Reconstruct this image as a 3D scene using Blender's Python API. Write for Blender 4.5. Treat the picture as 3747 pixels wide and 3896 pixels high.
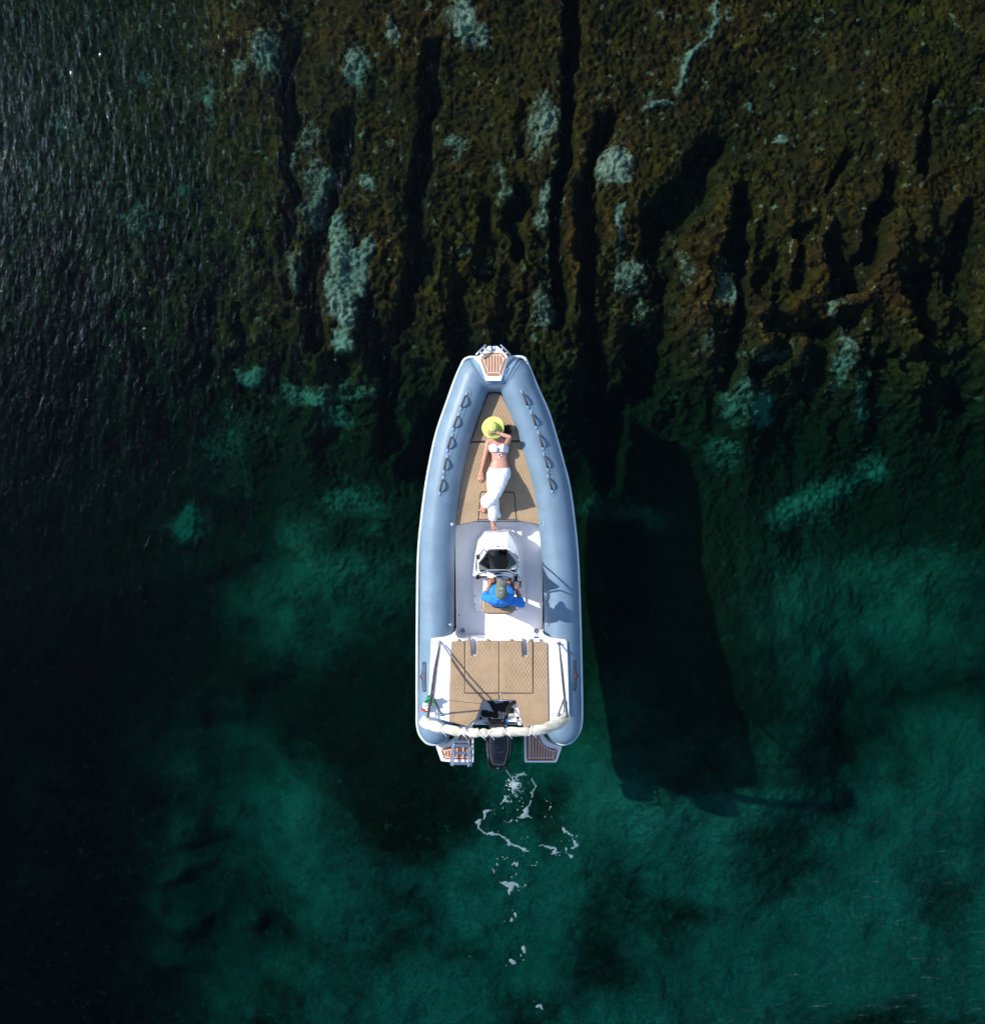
import bpy, bmesh, math, random
import numpy as np
from mathutils import Vector, Matrix, Quaternion, noise as mnoise
random.seed(7)
for o in list(bpy.data.objects): bpy.data.objects.remove(o)
scene = bpy.context.scene
COL = scene.collection

# ------------------------------------------------------------------ camera
H = 18.2          # metres above the water
F = 4256.0        # focal length in photo pixels
CX, CY = 1873.5, 1948.0
cam_d = bpy.data.cameras.new('camera'); cam = bpy.data.objects.new('camera', cam_d); COL.objects.link(cam)
cam.location = (0, 0, H); cam.rotation_euler = (0, 0, 0)
cam_d.sensor_fit = 'HORIZONTAL'; cam_d.sensor_width = 36; cam_d.lens = 36*F/3747.0
cam_d.clip_end = 2000
scene.camera = cam
def P(px, py, z=0.5):
    k = (H - z)/F
    return Vector(((px-CX)*k, -(py-CY)*k, z))

# ------------------------------------------------------------------ light
EL = math.radians(40.0)
sx, sy = -0.922, 0.387
S = Vector((sx*math.cos(EL), sy*math.cos(EL), math.sin(EL))).normalized()
w = bpy.data.worlds.new("World"); scene.world = w; w.use_nodes = True
nt = w.node_tree; nt.nodes.clear()
sky = nt.nodes.new('ShaderNodeTexSky'); sky.sky_type = 'NISHITA'; sky.sun_disc = False
sky.sun_elevation = EL; sky.sun_rotation = math.atan2(S.x, S.y)
sky.dust_density = 0.6; sky.ozone_density = 1.4
bg = nt.nodes.new('ShaderNodeBackground'); bg.inputs['Strength'].default_value = 0.15
out = nt.nodes.new('ShaderNodeOutputWorld')
nt.links.new(sky.outputs[0], bg.inputs[0]); nt.links.new(bg.outputs[0], out.inputs[0])
sl = bpy.data.lights.new('sun', 'SUN'); sl.energy = 3.9; sl.angle = math.radians(0.5); sl.color = (1.0, 0.955, 0.88)
so = bpy.data.objects.new('sun', sl); COL.objects.link(so)
so.rotation_euler = S.to_track_quat('Z', 'Y').to_euler()
scene.view_settings.view_transform = 'Standard'; scene.view_settings.look = 'None'
scene.view_settings.exposure = 0.55; scene.view_settings.gamma = 1.0

# ------------------------------------------------------------------ material helpers
def newmat(name):
    m = bpy.data.materials.new(name); m.use_nodes = True
    n = m.node_tree.nodes; b = n['Principled BSDF']
    return m, m.node_tree, b
def N(t, typ, **kw):
    n = t.nodes.new(typ)
    for k, v in kw.items(): setattr(n, k, v)
    return n
def math_n(t, op, a, b=None, c=None, clamp=False):
    n = t.nodes.new('ShaderNodeMath'); n.operation = op; n.use_clamp = clamp
    for i, v in enumerate((a, b, c)):
        if v is None: continue
        if isinstance(v, (int, float)): n.inputs[i].default_value = v
        else: t.links.new(v, n.inputs[i])
    return n.outputs[0]
def mixc(t, fac, a, b):
    n = t.nodes.new('ShaderNodeMix'); n.data_type = 'RGBA'
    if isinstance(fac, (int, float)): n.inputs[0].default_value = fac
    else: t.links.new(fac, n.inputs[0])
    for s, v in ((6, a), (7, b)):
        if isinstance(v, tuple): n.inputs[s].default_value = (*v, 1) if len(v) == 3 else v
        else: t.links.new(v, n.inputs[s])
    return n.outputs[2]
def maprange(t, v, a, b, c=0.0, d=1.0, smooth=True):
    n = t.nodes.new('ShaderNodeMapRange'); n.interpolation_type = 'SMOOTHSTEP' if smooth else 'LINEAR'
    t.links.new(v, n.inputs[0])
    for i, x in enumerate((a, b, c, d)): n.inputs[i+1].default_value = x
    return n.outputs[0]
def noise_n(t, scale, detail=4, rough=0.55, vec=None, dist=0.0):
    n = t.nodes.new('ShaderNodeTexNoise'); n.inputs['Scale'].default_value = scale
    n.inputs['Detail'].default_value = detail; n.inputs['Roughness'].default_value = rough
    n.inputs['Distortion'].default_value = dist
    if vec is not None: t.links.new(vec, n.inputs['Vector'])
    return n.outputs['Fac']
def pos(t):
    return t.nodes.new('ShaderNodeNewGeometry').outputs['Position']
def bump(t, b, height, strength=0.3, dist=0.01):
    n = t.nodes.new('ShaderNodeBump'); n.inputs['Strength'].default_value = strength
    n.inputs['Distance'].default_value = dist
    t.links.new(height, n.inputs['Height']); t.links.new(n.outputs[0], b.inputs['Normal'])
def simple(name, col, rough=0.5, metal=0.0, var=0.08, vscale=6.0, bs=0.0, bscale=60.0, spec=0.5, coat=0.0):
    m, t, b = newmat(name)
    p = pos(t)
    f = noise_n(t, vscale, 5, 0.6, p)
    c2 = tuple(max(0, c*(1-var*2.2)) for c in col)
    c1 = tuple(min(1, c*(1+var)) for c in col)
    t.links.new(mixc(t, maprange(t, f, 0.35, 0.65), c2, c1), b.inputs['Base Color'])
    b.inputs['Roughness'].default_value = rough; b.inputs['Metallic'].default_value = metal
    b.inputs['Specular IOR Level'].default_value = spec
    b.inputs['Coat Weight'].default_value = coat
    if bs > 0: bump(t, b, noise_n(t, bscale, 4, 0.6, p), bs, 0.01)
    return m

M = {}
M['tube'] = simple('inflatable_fabric', (0.150, 0.232, 0.315), 0.45, var=0.05, vscale=3.0, bs=0.05, bscale=14, spec=0.4)
M['tubepatch'] = simple('reinforcement_fabric', (0.17, 0.275, 0.37), 0.5, var=0.04)
M['rim'] = simple('rubbing_strake_rubber', (0.62, 0.70, 0.76), 0.5, var=0.05)
M['gel'] = simple('white_gelcoat', (0.86, 0.86, 0.87), 0.22, var=0.02, vscale=2.0, spec=0.5)
def floormat():
    m, t, b = newmat('non_slip_gelcoat'); p = pos(t)
    f = noise_n(t, 3.0, 6, 0.65, p)
    f2 = noise_n(t, 35.0, 3, 0.6, p)
    c = mixc(t, maprange(t, f, 0.35, 0.7), (0.80, 0.80, 0.83), (0.86, 0.86, 0.88))
    c = mixc(t, maprange(t, f2, 0.60, 0.75, 0, 0.35), c, (0.55, 0.55, 0.60))
    t.links.new(c, b.inputs['Base Color']); b.inputs['Roughness'].default_value = 0.38
    bump(t, b, noise_n(t, 180.0, 2, 0.5, p), 0.15, 0.003)
    return m
M['floor'] = floormat()
M['steel'] = simple('stainless_steel', (0.72, 0.73, 0.75), 0.16, metal=1.0, var=0.05)
M['polegrey'] = simple('grey_pole_sleeve', (0.10, 0.105, 0.10), 0.45, metal=0.4, var=0.15, vscale=9)
M['black'] = simple('black_plastic', (0.010, 0.010, 0.012), 0.6, var=0.2, spec=.2)
M['rubber'] = simple('black_rubber', (0.009, 0.009, 0.010), 0.6, var=0.2)
M['cowl'] = simple('gloss_black_cowling', (0.006, 0.006, 0.009), 0.18, var=0.3, coat=0.4)
M['piping'] = simple('dark_piping', (0.10, 0.075, 0.06), 0.6)
M['strap'] = simple('grey_webbing', (0.050, 0.047, 0.052), 0.8, bs=0.2, bscale=200)
M['canvas'] = None
M['chromelite'] = simple('pale_plastic', (0.6, 0.63, 0.66), 0.3)

def teakmat(name, c1, c2):
    m, t, b = newmat(name); p = pos(t)
    mp = N(t, 'ShaderNodeMapping'); t.links.new(p, mp.inputs[0]); mp.inputs['Scale'].default_value = (60, 5, 20)
    f = noise_n(t, 1.0, 5, 0.6, mp.outputs[0])
    f2 = noise_n(t, 9.0, 3, 0.6, p)
    c = mixc(t, maprange(t, f, 0.3, 0.7), c1, c2)
    c = mixc(t, maprange(t, f2, 0.45, 0.75, 0, 0.4), c, tuple(x*0.6 for x in c1))
    t.links.new(c, b.inputs['Base Color']); b.inputs['Roughness'].default_value = 0.6
    return m
M['teak'] = teakmat('teak', (0.34, 0.145, 0.055), (0.44, 0.205, 0.085))
M['teakwet'] = teakmat('wet_teak', (0.27, 0.085, 0.028), (0.42, 0.15, 0.05))

def quilt(name, ww, hh, band=None):
    """diamond stitched vinyl; band = (centre x, half width) left plain"""
    m, t, b = newmat(name); p = pos(t)
    sep = N(t, 'ShaderNodeSeparateXYZ'); t.links.new(p, sep.inputs[0])
    wob = noise_n(t, 3.5, 3, 0.5, p)
    wobo = math_n(t, 'MULTIPLY', math_n(t, 'SUBTRACT', wob, 0.5), 0.35)
    xs = math_n(t, 'MULTIPLY', sep.outputs[0], 1.0/ww); ys = math_n(t, 'MULTIPLY', sep.outputs[1], 1.0/hh)
    a = math_n(t, 'ADD', math_n(t, 'ADD', xs, ys), wobo)
    c = math_n(t, 'ADD', math_n(t, 'SUBTRACT', xs, ys), wobo)
    sa = math_n(t, 'ABSOLUTE', math_n(t, 'SINE', math_n(t, 'MULTIPLY', a, math.pi)))
    sc = math_n(t, 'ABSOLUTE', math_n(t, 'SINE', math_n(t, 'MULTIPLY', c, math.pi)))
    h = math_n(t, 'POWER', math_n(t, 'MULTIPLY', sa, sc), 0.38)
    if band:
        dx = math_n(t, 'ABSOLUTE', math_n(t, 'SUBTRACT', sep.outputs[0], band[0]))
        yb = math_n(t, 'MULTIPLY', math_n(t, 'ADD', sep.outputs[1], band[2]), band[3])
        dx = math_n(t, 'ADD', dx, yb)
        k = maprange(t, dx, band[1], band[1]+0.01)
        inv = math_n(t, 'SUBTRACT', 1.0, k)
        h = math_n(t, 'MAXIMUM', h, math_n(t, 'MULTIPLY', inv, 0.95))
    fade = noise_n(t, 2.2, 2, 0.5, p)
    amt = maprange(t, fade, 0.32, 0.62, 0.15, 0.9)
    hm = math_n(t, 'ADD', math_n(t, 'MULTIPLY', math_n(t, 'SUBTRACT', h, 1.0), amt), 1.0)
    wr = noise_n(t, 7.0, 4, 0.55, p, 0.6)
    tot = math_n(t, 'ADD', hm, math_n(t, 'MULTIPLY', wr, 1.3))
    bump(t, b, tot, 0.55, 0.010)
    f = noise_n(t, 5.0, 5, 0.6, p)
    base = mixc(t, maprange(t, f, 0.3, 0.7), (0.345, 0.235, 0.135), (0.405, 0.28, 0.168))
    seam = maprange(t, hm, 0.35, 0.72, 1.0, 0.0)
    base = mixc(t, math_n(t, 'MULTIPLY', seam, 0.24), base, (0.20, 0.13, 0.075))
    t.links.new(base, b.inputs['Base Color']); b.inputs['Roughness'].default_value = 0.55
    return m
M['quilt'] = quilt('quilted_tan_vinyl', 0.050, 0.082)
M['vinyl'] = simple('smooth_tan_vinyl', (0.39, 0.27, 0.16), 0.5, var=0.04, bs=0.25, bscale=12)

# ------------------------------------------------------------------ mesh helpers
class MB:
    def __init__(s): s.v = []; s.f = []
    def add(s, v, f):
        n = len(s.v); s.v += [tuple(x) for x in v]; s.f += [tuple(i+n for i in q) for q in f]
    def sweep(s, pts, r, seg=10, caps=True, flat=1.0, up=None, closed=False):
        pts = [Vector(p) for p in pts]; n = len(pts)
        rs = r if isinstance(r, (list, tuple)) else [r]*n
        V = []; Fc = []
        nrm = None
        for i in range(n):
            if closed: t = (pts[(i+1) % n]-pts[i-1])
            else: t = (pts[min(i+1, n-1)]-pts[max(i-1, 0)])
            if t.length < 1e-9: t = Vector((0, 0, 1))
            t.normalize()
            if up is not None: a = Vector(up)
            else:
                if nrm is None: a = Vector((0, 0, 1)) if abs(t.z) < 0.9 else Vector((1, 0, 0))
                else: a = nrm
            bvec = t.cross(a)
            if bvec.length < 1e-6: bvec = t.cross(Vector((1, 0, 0)))
            bvec.normalize(); nn = bvec.cross(t).normalized(); nrm = nn
            for k in range(seg):
                an = 2*math.pi*k/seg
                V.append(pts[i]+bvec*math.cos(an)*rs[i]+nn*math.sin(an)*rs[i]*flat)
        m = n if closed else n-1
        for i in range(m):
            for k in range(seg):
                a0 = i*seg+k; a1 = i*seg+(k+1) % seg; j = (i+1) % n
                Fc.append((a0, a1, j*seg+(k+1) % seg, j*seg+k))
        if caps and not closed:
            Fc.append(tuple(range(seg))[::-1]); Fc.append(tuple((n-1)*seg+k for k in range(seg)))
        s.add(V, Fc)
    def capsule(s, p0, p1, r0, r1, seg=14, rings=4, flat=1.0, up=None):
        p0 = Vector(p0); p1 = Vector(p1); t = (p1-p0)
        if t.length < 1e-6: t = Vector((0, 0, 1e-4))
        d = t.normalized(); pts = []; rs = []
        for i in range(rings+1):
            a = math.pi/2*(1-i/rings); pts.append(p0-d*r0*math.sin(a)); rs.append(max(r0*math.cos(a), 1e-4))
        for i in range(rings+1):
            a = math.pi/2*(i/rings); pts.append(p1+d*r1*math.sin(a)); rs.append(max(r1*math.cos(a), 1e-4))
        s.sweep(pts, rs, seg, True, flat, up)
    def ellipsoid(s, c, r, rot=None, seg=16, rings=10):
        V = []; Fc = []; c = Vector(c)
        for i in range(rings+1):
            ph = math.pi*i/rings
            for k in range(seg):
                th = 2*math.pi*k/seg
                v = Vector((r[0]*math.sin(ph)*math.cos(th), r[1]*math.sin(ph)*math.sin(th), r[2]*math.cos(ph)))
                if rot is not None: v = rot @ v
                V.append(c+v)
        for i in range(rings):
            for k in range(seg):
                Fc.append((i*seg+k, (i+1)*seg+k, (i+1)*seg+(k+1) % seg, i*seg+(k+1) % seg))
        s.add(V, Fc)
    def prism(s, poly, z0, z1, top=None):
        """poly: px list; px mapped at z of its ring"""
        n = len(poly); a = [P(x, y, z0) for x, y in poly] if not isinstance(z0, (list, tuple)) else [P(x, y, z) for (x, y), z in zip(poly, z0)]
        tp = top or poly
        # walls vertical: footprint taken from the top outline
        b = [P(x, y, z1) for x, y in tp] if not isinstance(z1, (list, tuple)) else [P(x, y, z) for (x, y), z in zip(tp, z1)]
        if top is None: a = [Vector((q.x, q.y, p.z)) for p, q in zip(a, b)]
        s.add(a+b, [tuple(range(n)), tuple(range(n, 2*n))[::-1]]+[(i, i+n, (i+1) % n+n, (i+1) % n) for i in range(n)])
    def box(s, c, size, rot=None):
        c = Vector(c); V = []
        for i in (-1, 1):
            for j in (-1, 1):
                for k in (-1, 1):
                    v = Vector((i*size[0]/2, j*size[1]/2, k*size[2]/2))
                    if rot is not None: v = rot @ v
                    V.append(c+v)
        s.add(V, [(0, 1, 3, 2), (4, 6, 7, 5), (0, 4, 5, 1), (2, 3, 7, 6), (0, 2, 6, 4), (1, 5, 7, 3)])
    def lathe(s, prof, c, seg=32, rot=None):
        V = []; Fc = []; c = Vector(c); n = len(prof)
        for r, z in prof:
            for k in range(seg):
                a = 2*math.pi*k/seg; v = Vector((max(r, 1e-4)*math.cos(a), max(r, 1e-4)*math.sin(a), z))
                if rot is not None: v = rot @ v
                V.append(c+v)
        for i in range(n-1):
            for k in range(seg): Fc.append((i*seg+k, i*seg+(k+1) % seg, (i+1)*seg+(k+1) % seg, (i+1)*seg+k))
        s.add(V, Fc)
    def torus(s, c, R, r, rot=None, seg=32, sides=8, a0=0, a1=2*math.pi):
        full = abs(a1-a0-2*math.pi) < 1e-6
        pts = []
        for k in range(seg if full else seg+1):
            a = a0+(a1-a0)*k/seg; v = Vector((R*math.cos(a), R*math.sin(a), 0))
            if rot is not None: v = rot @ v
            pts.append(Vector(c)+v)
        s.sweep(pts, r, sides, closed=full)
    def build(s, name, mat, parent=None, smooth=True, bevel=0, segs=3, remesh=0, subsurf=0, smoothit=0, angle=40):
        me = bpy.data.meshes.new(name); me.from_pydata(s.v, [], s.f)
        bm = bmesh.new(); bm.from_mesh(me); bmesh.ops.recalc_face_normals(bm, faces=bm.faces)
        bm.to_mesh(me); bm.free(); me.update()
        if mat is not None: me.materials.append(mat)
        o = bpy.data.objects.new(name, me); COL.objects.link(o)
        if parent is not None:
            o.parent = parent
            if parent.type == 'EMPTY': o.location = -parent.location
        if remesh:
            r = o.modifiers.new('remesh', 'REMESH'); r.mode = 'VOXEL'; r.voxel_size = remesh; r.use_smooth_shade = True
        if smoothit:
            r = o.modifiers.new('smooth', 'SMOOTH'); r.iterations = smoothit; r.factor = 0.5
        if bevel:
            r = o.modifiers.new('bevel', 'BEVEL'); r.width = bevel; r.segments = segs; r.limit_method = 'ANGLE'
            r.angle_limit = math.radians(35); r.harden_normals = False
        if subsurf:
            r = o.modifiers.new('sub', 'SUBSURF'); r.levels = subsurf; r.render_levels = subsurf
        if smooth:
            for p in me.polygons: p.use_smooth = True
            if not remesh and not subsurf:
                try: me.set_sharp_from_angle(angle=math.radians(angle))
                except Exception: pass
        return o

def thing(name, loc, label, cat, group=None):
    o = bpy.data.objects.new(name, None); COL.objects.link(o); o.location = loc
    o.empty_display_size = 0.2
    return tag(o, label, cat, group)
def tag(o, label=None, cat=None, group=None, kind=None):
    if label: o['label'] = label
    if cat: o['category'] = cat
    if group: o['group'] = group
    if kind: o['kind'] = kind
    return o
def crm(pts, n=8, closed=False):
    """Catmull-Rom through tuples"""
    out = []; m = len(pts); pts = [np.array(p, float) for p in pts]
    rng = range(m if closed else m-1)
    for i in rng:
        p0 = pts[i-1] if (i > 0 or closed) else 2*pts[0]-pts[1]
        p1 = pts[i]; p2 = pts[(i+1) % m]
        p3 = pts[(i+2) % m] if (closed or i+2 < m) else 2*pts[-1]-pts[-2]
        for k in range(n):
            t = k/n
            out.append(tuple(0.5*((2*p1)+(-p0+p2)*t+(2*p0-5*p1+4*p2-p3)*t*t+(-p0+3*p1-3*p2+p3)*t**3)))
    if not closed: out.append(tuple(pts[-1]))
    return out
def c1(x, y): return (1550+x*.3827, 1280+y*.3827)
def c2(x, y): return (1550+x*.3714, 1980+y*.3714)
def c3(x, y): return (1550+x*.3714, 2380+y*.3714)
def c4(x, y): return (1780+x/9.425, 1280+y/9.425)
def c5(x, y, h=0.0): return P(1740+x/3.92, 1560+y/3.92, 0.55+h)
def cm(x, y, z): return P(1740+x/4.26, 1960+y/4.26, z)
def cl(x, y): return (1580+x/5.89, 2640+y/5.89)
def rounded(poly, r, n=4):
    """round the corners of a pixel polygon"""
    out = []; m = len(poly)
    for i in range(m):
        a = Vector(poly[i-1]); b = Vector(poly[i]); c = Vector(poly[(i+1) % m])
        u = (a-b); v = (c-b); d = min(r, u.length*.45, v.length*.45)
        p = b+u.normalized()*d; q = b+v.normalized()*d
        for k in range(n+1):
            t = k/n; out.append(tuple((1-t)**2*p+2*t*(1-t)*b+t*t*q))
    return out
def densify(poly, step=6):
    out = []; m = len(poly)
    for i in range(m):
        a = Vector(poly[i]); b = Vector(poly[(i+1) % m]); n = max(1, int((b-a).length/step))
        for k in range(n): out.append(tuple(a.lerp(b, k/n)))
    return out

# ------------------------------------------------------------------ numpy noise
def hash2(ix, iy, seed):
    h = (ix.astype(np.int64)*374761393 + iy.astype(np.int64)*668265263 + seed*1442695041) & 0x7fffffff
    h = ((h ^ (h >> 13))*1274126177) & 0x7fffffff
    h = h ^ (h >> 16)
    return (h & 0xffff)/65535.0
def vnoise(x, y, seed=0):
    ix = np.floor(x); iy = np.floor(y); fx = x-ix; fy = y-iy
    fx = fx*fx*fx*(fx*(fx*6-15)+10); fy = fy*fy*fy*(fy*(fy*6-15)+10)
    a = hash2(ix, iy, seed); b = hash2(ix+1, iy, seed); c = hash2(ix, iy+1, seed); d = hash2(ix+1, iy+1, seed)
    return (a*(1-fx)+b*fx)*(1-fy)+(c*(1-fx)+d*fx)*fy
def fbm(x, y, oct=4, seed=0, gain=0.5):
    s = 0; a = 1; t = 0
    for i in range(oct):
        s = s+a*vnoise(x*2**i+i*17.3, y*2**i-i*9.1, seed+i); t += a; a *= gain
    return s/t
def worley(x, y, seed=0):
    ix = np.floor(x); iy = np.floor(y); best = np.full(x.shape, 9.0)
    for i in (-1, 0, 1):
        for j in (-1, 0, 1):
            cx = ix+i; cy = iy+j
            px = cx+hash2(cx, cy, seed); py = cy+hash2(cx, cy, seed+5)
            best = np.minimum(best, (px-x)**2+(py-y)**2)
    return np.sqrt(best)
def ss(x, a, b):
    t = np.clip((x-a)/(b-a), 0, 1); return t*t*(3-2*t)
def seg_d(u, v, pts):
    """distance to polyline, all in the same units"""
    d = np.full(u.shape, 1e9)
    for (x0, y0), (x1, y1) in zip(pts[:-1], pts[1:]):
        dx, dy = x1-x0, y1-y0; L = dx*dx+dy*dy+1e-9
        t = np.clip(((u-x0)*dx+(v-y0)*dy)/L, 0, 1)
        d = np.minimum(d, np.hypot(u-x0-t*dx, v-y0-t*dy))
    return d

# ------------------------------------------------------------------ seabed
GULLIES = [  # polyline (1885-wide picture units), half width, depth
 ([(555,60),(552,300),(550,420),(545,560)],13,.9), ([(655,230),(655,330),(622,410),(592,520),(600,640)],20,1.0),
 ([(830,90),(815,250),(802,380),(803,520),(760,640)],15,1.1), ([(1100,-20),(1095,150),(1082,260),(1072,420),(1067,520),(1060,620)],13,1.1),
 ([(1172,240),(1150,290),(1128,400),(1122,520),(1130,640),(1142,760)],18,1.1),
 ([(1372,280),(1320,360),(1262,420),(1250,500),(1238,600),(1240,720)],28,1.3),
 ([(1432,370),(1410,440),(1402,520),(1422,590),(1400,690)],20,1.1), ([(1622,290),(1592,350)],10,.7),
 ([(1712,350),(1682,420),(1662,480),(1640,540)],20,1.1), ([(1777,180),(1772,330)],10,.8),
 ([(932,400),(925,530)],15,1.0), ([(992,370),(990,490)],15,1.0), ([(1480,625),(1560,640),(1640,615)],20,1.0),
 ([(1532,430),(1520,560)],12,.7), ([(1772,520),(1765,680),(1690,705)],18,1.0), ([(1000,210),(1003,280)],8,.4),
 ([(700,600),(740,700),(750,850)],26,.8), ([(905,560),(890,700),(800,900)],30,.9), ([(395,430),(440,520),(380,640)],22,.6),
 ([(1180,780),(1170,900),(1200,1080),(1190,1150)],32,.9), ([(1500,560),(1500,680),(1440,730)],16,.9), ([(1850,420),(1840,760)],26,1.2)]
SAND = [  # x, y, rx, ry, strength
 (510,105,30,42,.75),(465,148,14,12,.8),(405,200,18,42,.5),(297,153,20,22,.45),(680,128,24,36,.85),(755,65,18,20,.75),
 (885,35,26,46,.9),(922,70,20,20,.8),(1040,235,28,46,.8),(875,278,25,20,.6),(1175,325,20,28,1),(1040,400,14,52,.75),
 (610,330,38,40,.55),(700,345,14,17,.7),(650,470,18,52,1.25),(684,490,20,20,1.1),(703,485,14,22,1.0),(657,560,27,52,1.3),(690,535,16,40,1.0),(668,600,20,38,1.1),
 (655,655,18,26,1.1),(270,430,38,30,.5),(600,400,30,60,.5),(560,520,15,50,.5),(1205,520,30,36,.66),(1228,590,20,30,.55),
 (1385,545,28,34,.7),(1490,262,12,12,.8),(1440,208,12,10,.7),(480,705,22,15,1.1),(580,750,62,22,.75),(645,795,34,26,.7),
 (1452,792,24,24,1.35),(1408,775,30,36,.7),(1610,690,18,56,.75),(1650,765,15,50,.62),(345,1005,34,26,1.2),(1030,600,22,60,.6),
 (1375,870,40,34,.5),(1210,985,62,26,.45),(1150,975,40,30,.45),(430,850,50,80,.4),(520,820,40,40,.3),(670,960,70,40,.55),(560,1020,60,40,.45),
 (705,1020,20,20,.4),(1560,970,60,60,.4),(1450,690,60,20,.35),(1335,650,28,40,.3),(955,345,10,60,.5),(1180,430,10,24,.8),(1185,405,10,10,.7),
 (1790,200,12,8,.6),(1600,590,16,10,.5),(1310,510,14,20,.6),(970,380,12,14,.7),(895,480,8,8,.7),(580,275,30,40,.4),(130,240,30,30,.35),(360,360,20,24,.35),
 (1270,25,14,10,.6),(1180,470,12,12,.5),(1395,30,10,8,.5),(700,250,10,10,.6),(1860,200,10,10,.5),(1250,180,10,8,.5),(480,460,10,20,.5)]
STRIPS = [([(1377,15),(1345,70),(1320,120),(1302,155)],7,1.0),([(1288,188),(1240,212)],7,.9),([(1490,990),(1550,955),(1620,925),(1672,885)],24,.8),
 ([(1745,1110),(1800,1060)],14,.45),([(640,760),(700,740)],16,.5)]
AXES = None
def seabed_fields(u, v):
    """u, v in picture units (1885 wide). returns z, sand, tone"""
    wu = u+(fbm(u/60, v/60, 3, 11)-.5)*40+(fbm(u/9, v/9, 3, 13)-.5)*13; wv = v+(fbm(u/60, v/60, 3, 12)-.5)*46+(fbm(u/9, v/9, 3, 14)-.5)*13
    big = fbm(u/210, v/210, 4, 3)
    lim = 600+120*(fbm(u/170, v/900, 3, 21)-.5)*2+60*ss(u, 900, 1500)
    shelf = ss(v, lim-60, lim+330)
    D = 1.15+2.3*shelf+1.9*ss(v, 950, 1500)+.6*ss(v, 1400, 1900)
    left = 1-ss(u+(fbm(u/150, v/150, 3, 22)-.5)*260, 120, 640)
    D = D+left*(2.0+2.4*ss(v, 500, 1500))
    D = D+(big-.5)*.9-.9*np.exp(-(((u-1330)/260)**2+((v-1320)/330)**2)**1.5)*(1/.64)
    # sand
    s = np.zeros(u.shape)
    for x, y, rx, ry, st in SAND:
        m = (np.abs(wu-x) < rx*2.6) & (np.abs(wv-y) < ry*2.6)
        if m.any():
            q = ((wu[m]-x)/rx)**2+((wv[m]-y)/ry)**2
            s[m] = np.maximum(s[m], st*np.exp(-.55*q**1.6))
    for pts, wd, st in STRIPS:
        s = np.maximum(s, st*np.exp(-(seg_d(wu, wv, pts)/wd)**2*.8))
    flat = 1-.95*np.clip(s*1.6, 0, 1)
    z = -D*.64+.05*np.clip(s, 0, 1)**1.5
    g = 0
    for pts, wd, dp in GULLIES:
        d = seg_d(wu, wv, pts)
        g = np.maximum(g, dp*np.exp(-(d/(wd*1.05))**4))
    z = z-g*.44*flat*(.65+.7*fbm(u/50, v/50, 3, 33))
    # rounded rocky ridges, long towards the viewer's bottom
    rid = fbm(wu/46, wv/170, 2, 31, .35)
    mid = ss(v, 300, 520)*(1-.9*ss(v, 660, 980))
    z = z+((rid-.5)*.85*mid+(fbm(wu/22, wv/26, 4, 34, .6)-.5)*.55*mid)*flat
    ls = 1-.8*ss(v, 780, 1250)
    z = z+(.5-worley(wu/9, wv/9, 41))*.07*ls+(.5-worley(wu/27, wv/31, 42))*.07*ls
    z = z+(fbm(u/7, v/7, 4, 51, .6)-.5)*.15*ls
    # the sandy bottom in the lower part with weed beds on it
    low = np.maximum(ss(v, 1230, 1500), ss(v, 1120, 1260)*np.exp(-((u-1310)/210)**4)*.8)
    sb = .80+.95*(fbm(u/130, v/110, 5, 61)-.5)*2
    edge = (fbm(u/40, v/40, 4, 62)-.5)*.9
    def blob(cx, cy, rx, ry): return np.exp(-(((u-cx)/rx)**2+((v-cy)/ry)**2)*1.0+edge*.8)
    dark = np.maximum.reduce([blob(700,1330,190,170)*1.1, blob(780,1520,110,150)*1.15, blob(560,1230,150,130)*.9, blob(1480,1640,90,150)*.5, blob(520,1560,60,120)*.35,
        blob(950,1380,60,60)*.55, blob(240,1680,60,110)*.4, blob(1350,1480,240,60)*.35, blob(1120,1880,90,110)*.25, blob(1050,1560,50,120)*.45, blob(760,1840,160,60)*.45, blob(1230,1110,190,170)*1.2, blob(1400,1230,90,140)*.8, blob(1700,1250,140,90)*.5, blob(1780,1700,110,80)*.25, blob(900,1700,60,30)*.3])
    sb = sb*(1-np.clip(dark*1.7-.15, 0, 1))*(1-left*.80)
    dim = 1-.55*np.exp(-(((u-1330)/250)**2+((v-1300)/240)**2)**1.4)  # less sand round the boat's shadow: dark surround in the colour softens its edge
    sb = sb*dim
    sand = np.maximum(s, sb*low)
    midg = ss(v, 950, 1100)*(1-low)
    grn = .68*np.exp(-(((u-540)/300)**2+((v-1130)/150)**2))+.75*np.exp(-(((u-1500)/330)**2+((v-1200)/170)**2))+.3*np.exp(-(((u-1780)/140)**2+((v-1150)/200)**2))
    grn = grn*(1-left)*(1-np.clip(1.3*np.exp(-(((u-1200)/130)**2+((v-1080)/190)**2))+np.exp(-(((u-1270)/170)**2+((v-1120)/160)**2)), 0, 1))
    algae = ss(v, 560, 900)*(1-ss(v, 1330, 1620))
    sand = np.maximum(sand, grn*midg*(.35+.65*fbm(u/60, v/60, 4, 63)*1.6))
    tone = fbm(u/90, v/90, 4, 71)
    soft = ss(v, 820, 1150)
    return z, sand, tone, soft, algae

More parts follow.
